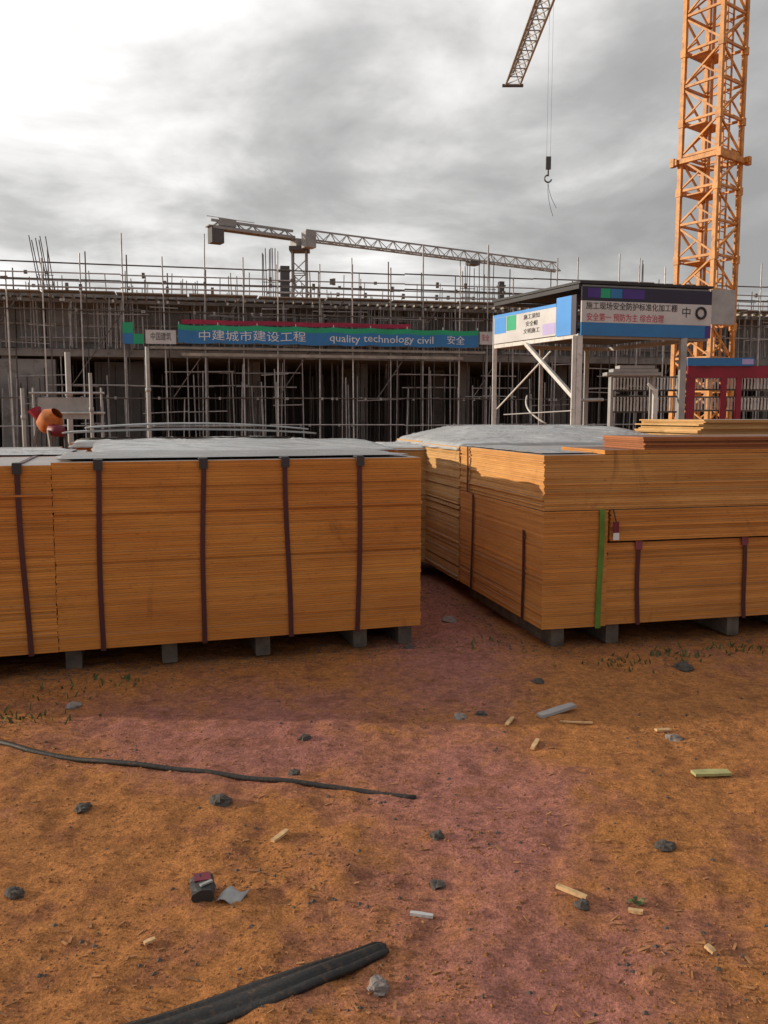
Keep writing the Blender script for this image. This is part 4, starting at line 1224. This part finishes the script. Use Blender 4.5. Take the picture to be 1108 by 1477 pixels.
p = G(336, 1291)
b = MB()
vs, fs = [], []
for j in range(7):
    for i in range(5):
        x, y = -0.034 + 0.068 * i / 4, -0.045 + 0.09 * j / 6
        vs.append((x + 0.02 * y / 0.09, y, 0.012 + 0.012 * math.sin(i * 1.1 + j * 0.4)))
fs = [(j * 5 + i, j * 5 + i + 1, (j + 1) * 5 + i + 1, (j + 1) * 5 + i) for j in range(6) for i in range(4)]
b.add(vs, fs)
o = tag(b.build('grey_card', M_['card'], None, True), 'bent grey card lying right of the crushed can', 'card')
o.matrix_basis = Matrix.Translation(p) @ Matrix.Rotation(R(-12), 4, 'Z')
sm = o.modifiers.new('thickness', 'SOLIDIFY'); sm.thickness = 0.002

def slat(name, px0, py0, px1, py1, wd, th, m, label, cat, group=None, lift=0.0):
    a, b_ = G(px0, py0), G(px1, py1)
    dv = b_ - a; L = dv.length
    b = MB()
    vs, n = [], 6
    for i in range(n + 1):
        f = i / n
        k = wd / 2 * (0.75 + 0.25 * math.sin(math.pi * (0.1 + 0.8 * f)) + 0.05 * math.sin(i * 2.3 + px0))
        z = 0.0015 * math.sin(f * 3 + px0)
        vs += [(L * f, -k, z), (L * f, k, z), (L * f, k, z + th), (L * f, -k, z + th)]
    fs = [(i * 4 + q, i * 4 + (q + 1) % 4, i * 4 + 4 + (q + 1) % 4, i * 4 + 4 + q) for i in range(n) for q in range(4)]
    fs += [(3, 2, 1, 0), (n * 4, n * 4 + 1, n * 4 + 2, n * 4 + 3)]
    b.add(vs, fs)
    o = tag(b.build(name, M_[m]), label, cat, group)
    o.matrix_basis = Matrix.Translation(a + Vector((0, 0, 0.006))) @ Matrix.Rotation(math.atan2(dv.y, dv.x), 4, 'Z') @ Matrix.Rotation(-math.asin(max(-0.5, min(0.5, (dv.z + lift) / L))), 4, 'Y')
slat('flat_slat', 778, 1033, 828, 1023, 0.055, 0.016, 'film', 'pale grey flat slat on the clay in front of the gap', 'slat', lift=0.012)
slat('flat_slat', 1000, 1116, 1052, 1113, 0.055, 0.012, 'slat', 'yellowish green slat on the orange clay at the right', 'slat')
GC = 'pale wood chips on the clay'
slat('wood_chip', 592, 1312, 625, 1316, 0.016, 0.010, 'white_film', 'short whitish wood chip right of the rubber strip', 'wood chip', GC)
slat('wood_chip', 803, 1282, 846, 1298, 0.018, 0.012, 'chip', 'long pale split sliver of wood near the bottom right', 'wood chip', GC)
slat('wood_chip', 393, 1212, 414, 1197, 0.022, 0.010, 'chip', 'pale wood chip between the cable and the grey card', 'wood chip', GC)
slat('wood_chip', 731, 1046, 740, 1030, 0.022, 0.010, 'chip', 'small pale chip left of the flat grey slat', 'wood chip', GC)
slat('wood_chip', 946, 1052, 966, 1050, 0.030, 0.010, 'chip', 'pale chip beside the grey stone at the right', 'wood chip', GC)
slat('wood_chip', 808, 1041, 855, 1044, 0.012, 0.008, 'chip', 'thin pinkish splinter just below the flat grey slat', 'wood chip', GC)
slat('wood_chip', 1018, 1365, 1030, 1372, 0.020, 0.010, 'chip', 'pale chip at the lower right of the clay', 'wood chip', GC)
slat('wood_chip', 768, 1080, 776, 1068, 0.022, 0.010, 'chip', 'reddish chip in the middle of the clay', 'wood chip', GC)
slat('wood_chip', 907, 1312, 928, 1316, 0.018, 0.010, 'chip', 'pale chip lying under the small green weed', 'wood chip', GC)
slat('wood_chip', 208, 1358, 224, 1352, 0.016, 0.008, 'chip', 'reddish chip left of the rubber strip', 'wood chip', GC)
p = G(920, 1305)
b = MB()
for k in range(14):
    a = rnd.uniform(0, 6.28); l = rnd.uniform(0.015, 0.035)
    q = Vector((math.cos(a), math.sin(a), 0)); s2 = Vector((-q.y, q.x, 0))
    b.add([q * 0.002, q * l * 0.6 + s2 * l * 0.25 + Vector((0, 0, l * 0.6)), q * l + Vector((0, 0, l * 0.5)), q * l * 0.6 - s2 * l * 0.25 + Vector((0, 0, l * 0.6))], [(0, 1, 2, 3)])
o = tag(b.build('green_weed', M_['leaf']), 'tiny green weed alone on the orange clay', 'weed'); o.location = p

# lettering becomes solid mesh
bpy.context.view_layer.update()
dg_ = bpy.context.evaluated_depsgraph_get()
for o in [o for o in col.objects if o.type == 'FONT']:
    me = bpy.data.meshes.new_from_object(o.evaluated_get(dg_))
    n_ = link('lettering', me, o.parent, o.matrix_basis.copy())
    if o.parent.name.startswith('site_banner'):
        Mi = o.matrix_basis.inverted()
        for vv in me.vertices:
            q = o.matrix_basis @ vv.co
            dy, dz_ = ripple(q.x)
            vv.co = Mi @ (q + Vector((0, dy, dz_)))
    bpy.data.objects.remove(o)

# scatter: gravel, chips, weeds
def tooth(b, p, r, flat=0.7):
    a = rnd.uniform(0, 6.28)
    vs = []
    for (x, y, z) in ((1, 0, 0), (-1, 0, 0), (0, 1, 0), (0, -1, 0), (0, 0, 1), (0, 0, -1)):
        k = r * rnd.uniform(0.6, 1.25)
        x, y = x * math.cos(a) - y * math.sin(a), x * math.sin(a) + y * math.cos(a)
        vs.append(p + Vector((x * k, y * k, z * k * flat)))
    b.add(vs, [(0, 2, 4), (2, 1, 4), (1, 3, 4), (3, 0, 4), (2, 0, 5), (1, 2, 5), (3, 1, 5), (0, 3, 5)])
def scatter_point(y0=1.8, y1=7.5):
    while True:
        y = y0 + (y1 - y0) * rnd.random() ** 1.15
        x = rnd.uniform(-0.55, 0.55) * y * 1.0
        q = Vector((x, y, 0)) - LB
        if q.dot(ly) > -0.02 and q.dot(lx) < 0.0: continue
        q = Vector((x, y, 0)) - RC
        if q.dot(ry) > 0.0 and q.dot(rx) > 0.02: continue
        return Vector((x, y, gz(x, y)))
def clump():
    """litter gathers in drifts"""
    if rnd.random() < 0.45: return scatter_point()
    c_ = rnd.choice(drifts)
    p = c_ + Vector((rnd.gauss(0, 0.16), rnd.gauss(0, 0.12), 0)); p.z = gz(p.x, p.y)
    return p
drifts = [scatter_point() for _ in range(26)]
b1, b2, b3 = MB(), MB(), MB()
for k in range(9000): tooth(b1, clump() if k % 2 else scatter_point(), rnd.choice((0.003, 0.003, 0.004, 0.004, 0.005, 0.006, 0.007, 0.009)), rnd.uniform(0.4, 0.8))
for k in range(800): tooth(b3, clump(), rnd.choice((0.004, 0.005, 0.007, 0.011)))
# dark grit added to darken the foot of both stacks and the gap
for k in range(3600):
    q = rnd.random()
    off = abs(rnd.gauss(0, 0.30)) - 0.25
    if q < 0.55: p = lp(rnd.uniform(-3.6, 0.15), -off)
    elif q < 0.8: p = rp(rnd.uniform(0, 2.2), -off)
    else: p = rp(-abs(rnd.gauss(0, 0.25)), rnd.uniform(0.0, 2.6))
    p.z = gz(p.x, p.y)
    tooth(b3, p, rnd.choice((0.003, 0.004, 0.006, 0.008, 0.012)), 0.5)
for k in range(1500):
    p = clump(); a = rnd.uniform(0, 6.28); l = 0.003 + 0.016 * rnd.random() ** 2.5
    b2.box(p + Vector((0, 0, 0.003)), (l * 2, l * rnd.uniform(0.2, 0.6), 0.003), Matrix.Rotation(a, 3, 'Z') @ Matrix.Rotation(rnd.uniform(-0.4, 0.4), 3, 'Y'))
M_['clod'] = mat('clay clod', (0.26, 0.105, 0.035), 0.95, var=0.4, scale=30)
M_['litter'] = mat('wood litter', (0.36, 0.17, 0.07), 0.85, var=0.4, scale=30)
b1.build('clay_clods', M_['clod'], kind='stuff')
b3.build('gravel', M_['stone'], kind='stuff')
b2.build('wood_litter', M_['litter'], kind='stuff')
b = MB()
for (cx, cy, sp, n) in ((10, 1035, 0.14, 50), (905, 955, 0.2, 60), (975, 945, 0.12, 40), (85, 1000, 0.15, 20), (1060, 935, 0.15, 40), (165, 985, 0.1, 30), (700, 925, 0.1, 14)):
    for k in range(n):
        p = G(cx, cy); p = p + Vector((rnd.gauss(0, sp), rnd.gauss(0, sp * 0.5), 0)); p.z = gz(p.x, p.y)
        a = rnd.uniform(0, 6.28); h = rnd.uniform(0.015, 0.05)
        q = Vector((math.cos(a), math.sin(a), 0)) * rnd.uniform(0.004, 0.009); l = Vector((rnd.uniform(-1, 1), rnd.uniform(-1, 1), 0)) * h * 0.8
        b.add([p - q, p + q, p + q * 0.7 + l * 0.5 + Vector((0, 0, h * 0.7)), p + l + Vector((0, 0, h)), p - q * 0.7 + l * 0.5 + Vector((0, 0, h * 0.7))], [(0, 1, 2, 3, 4)])
b.build('weeds', M_['leaf'], kind='stuff')
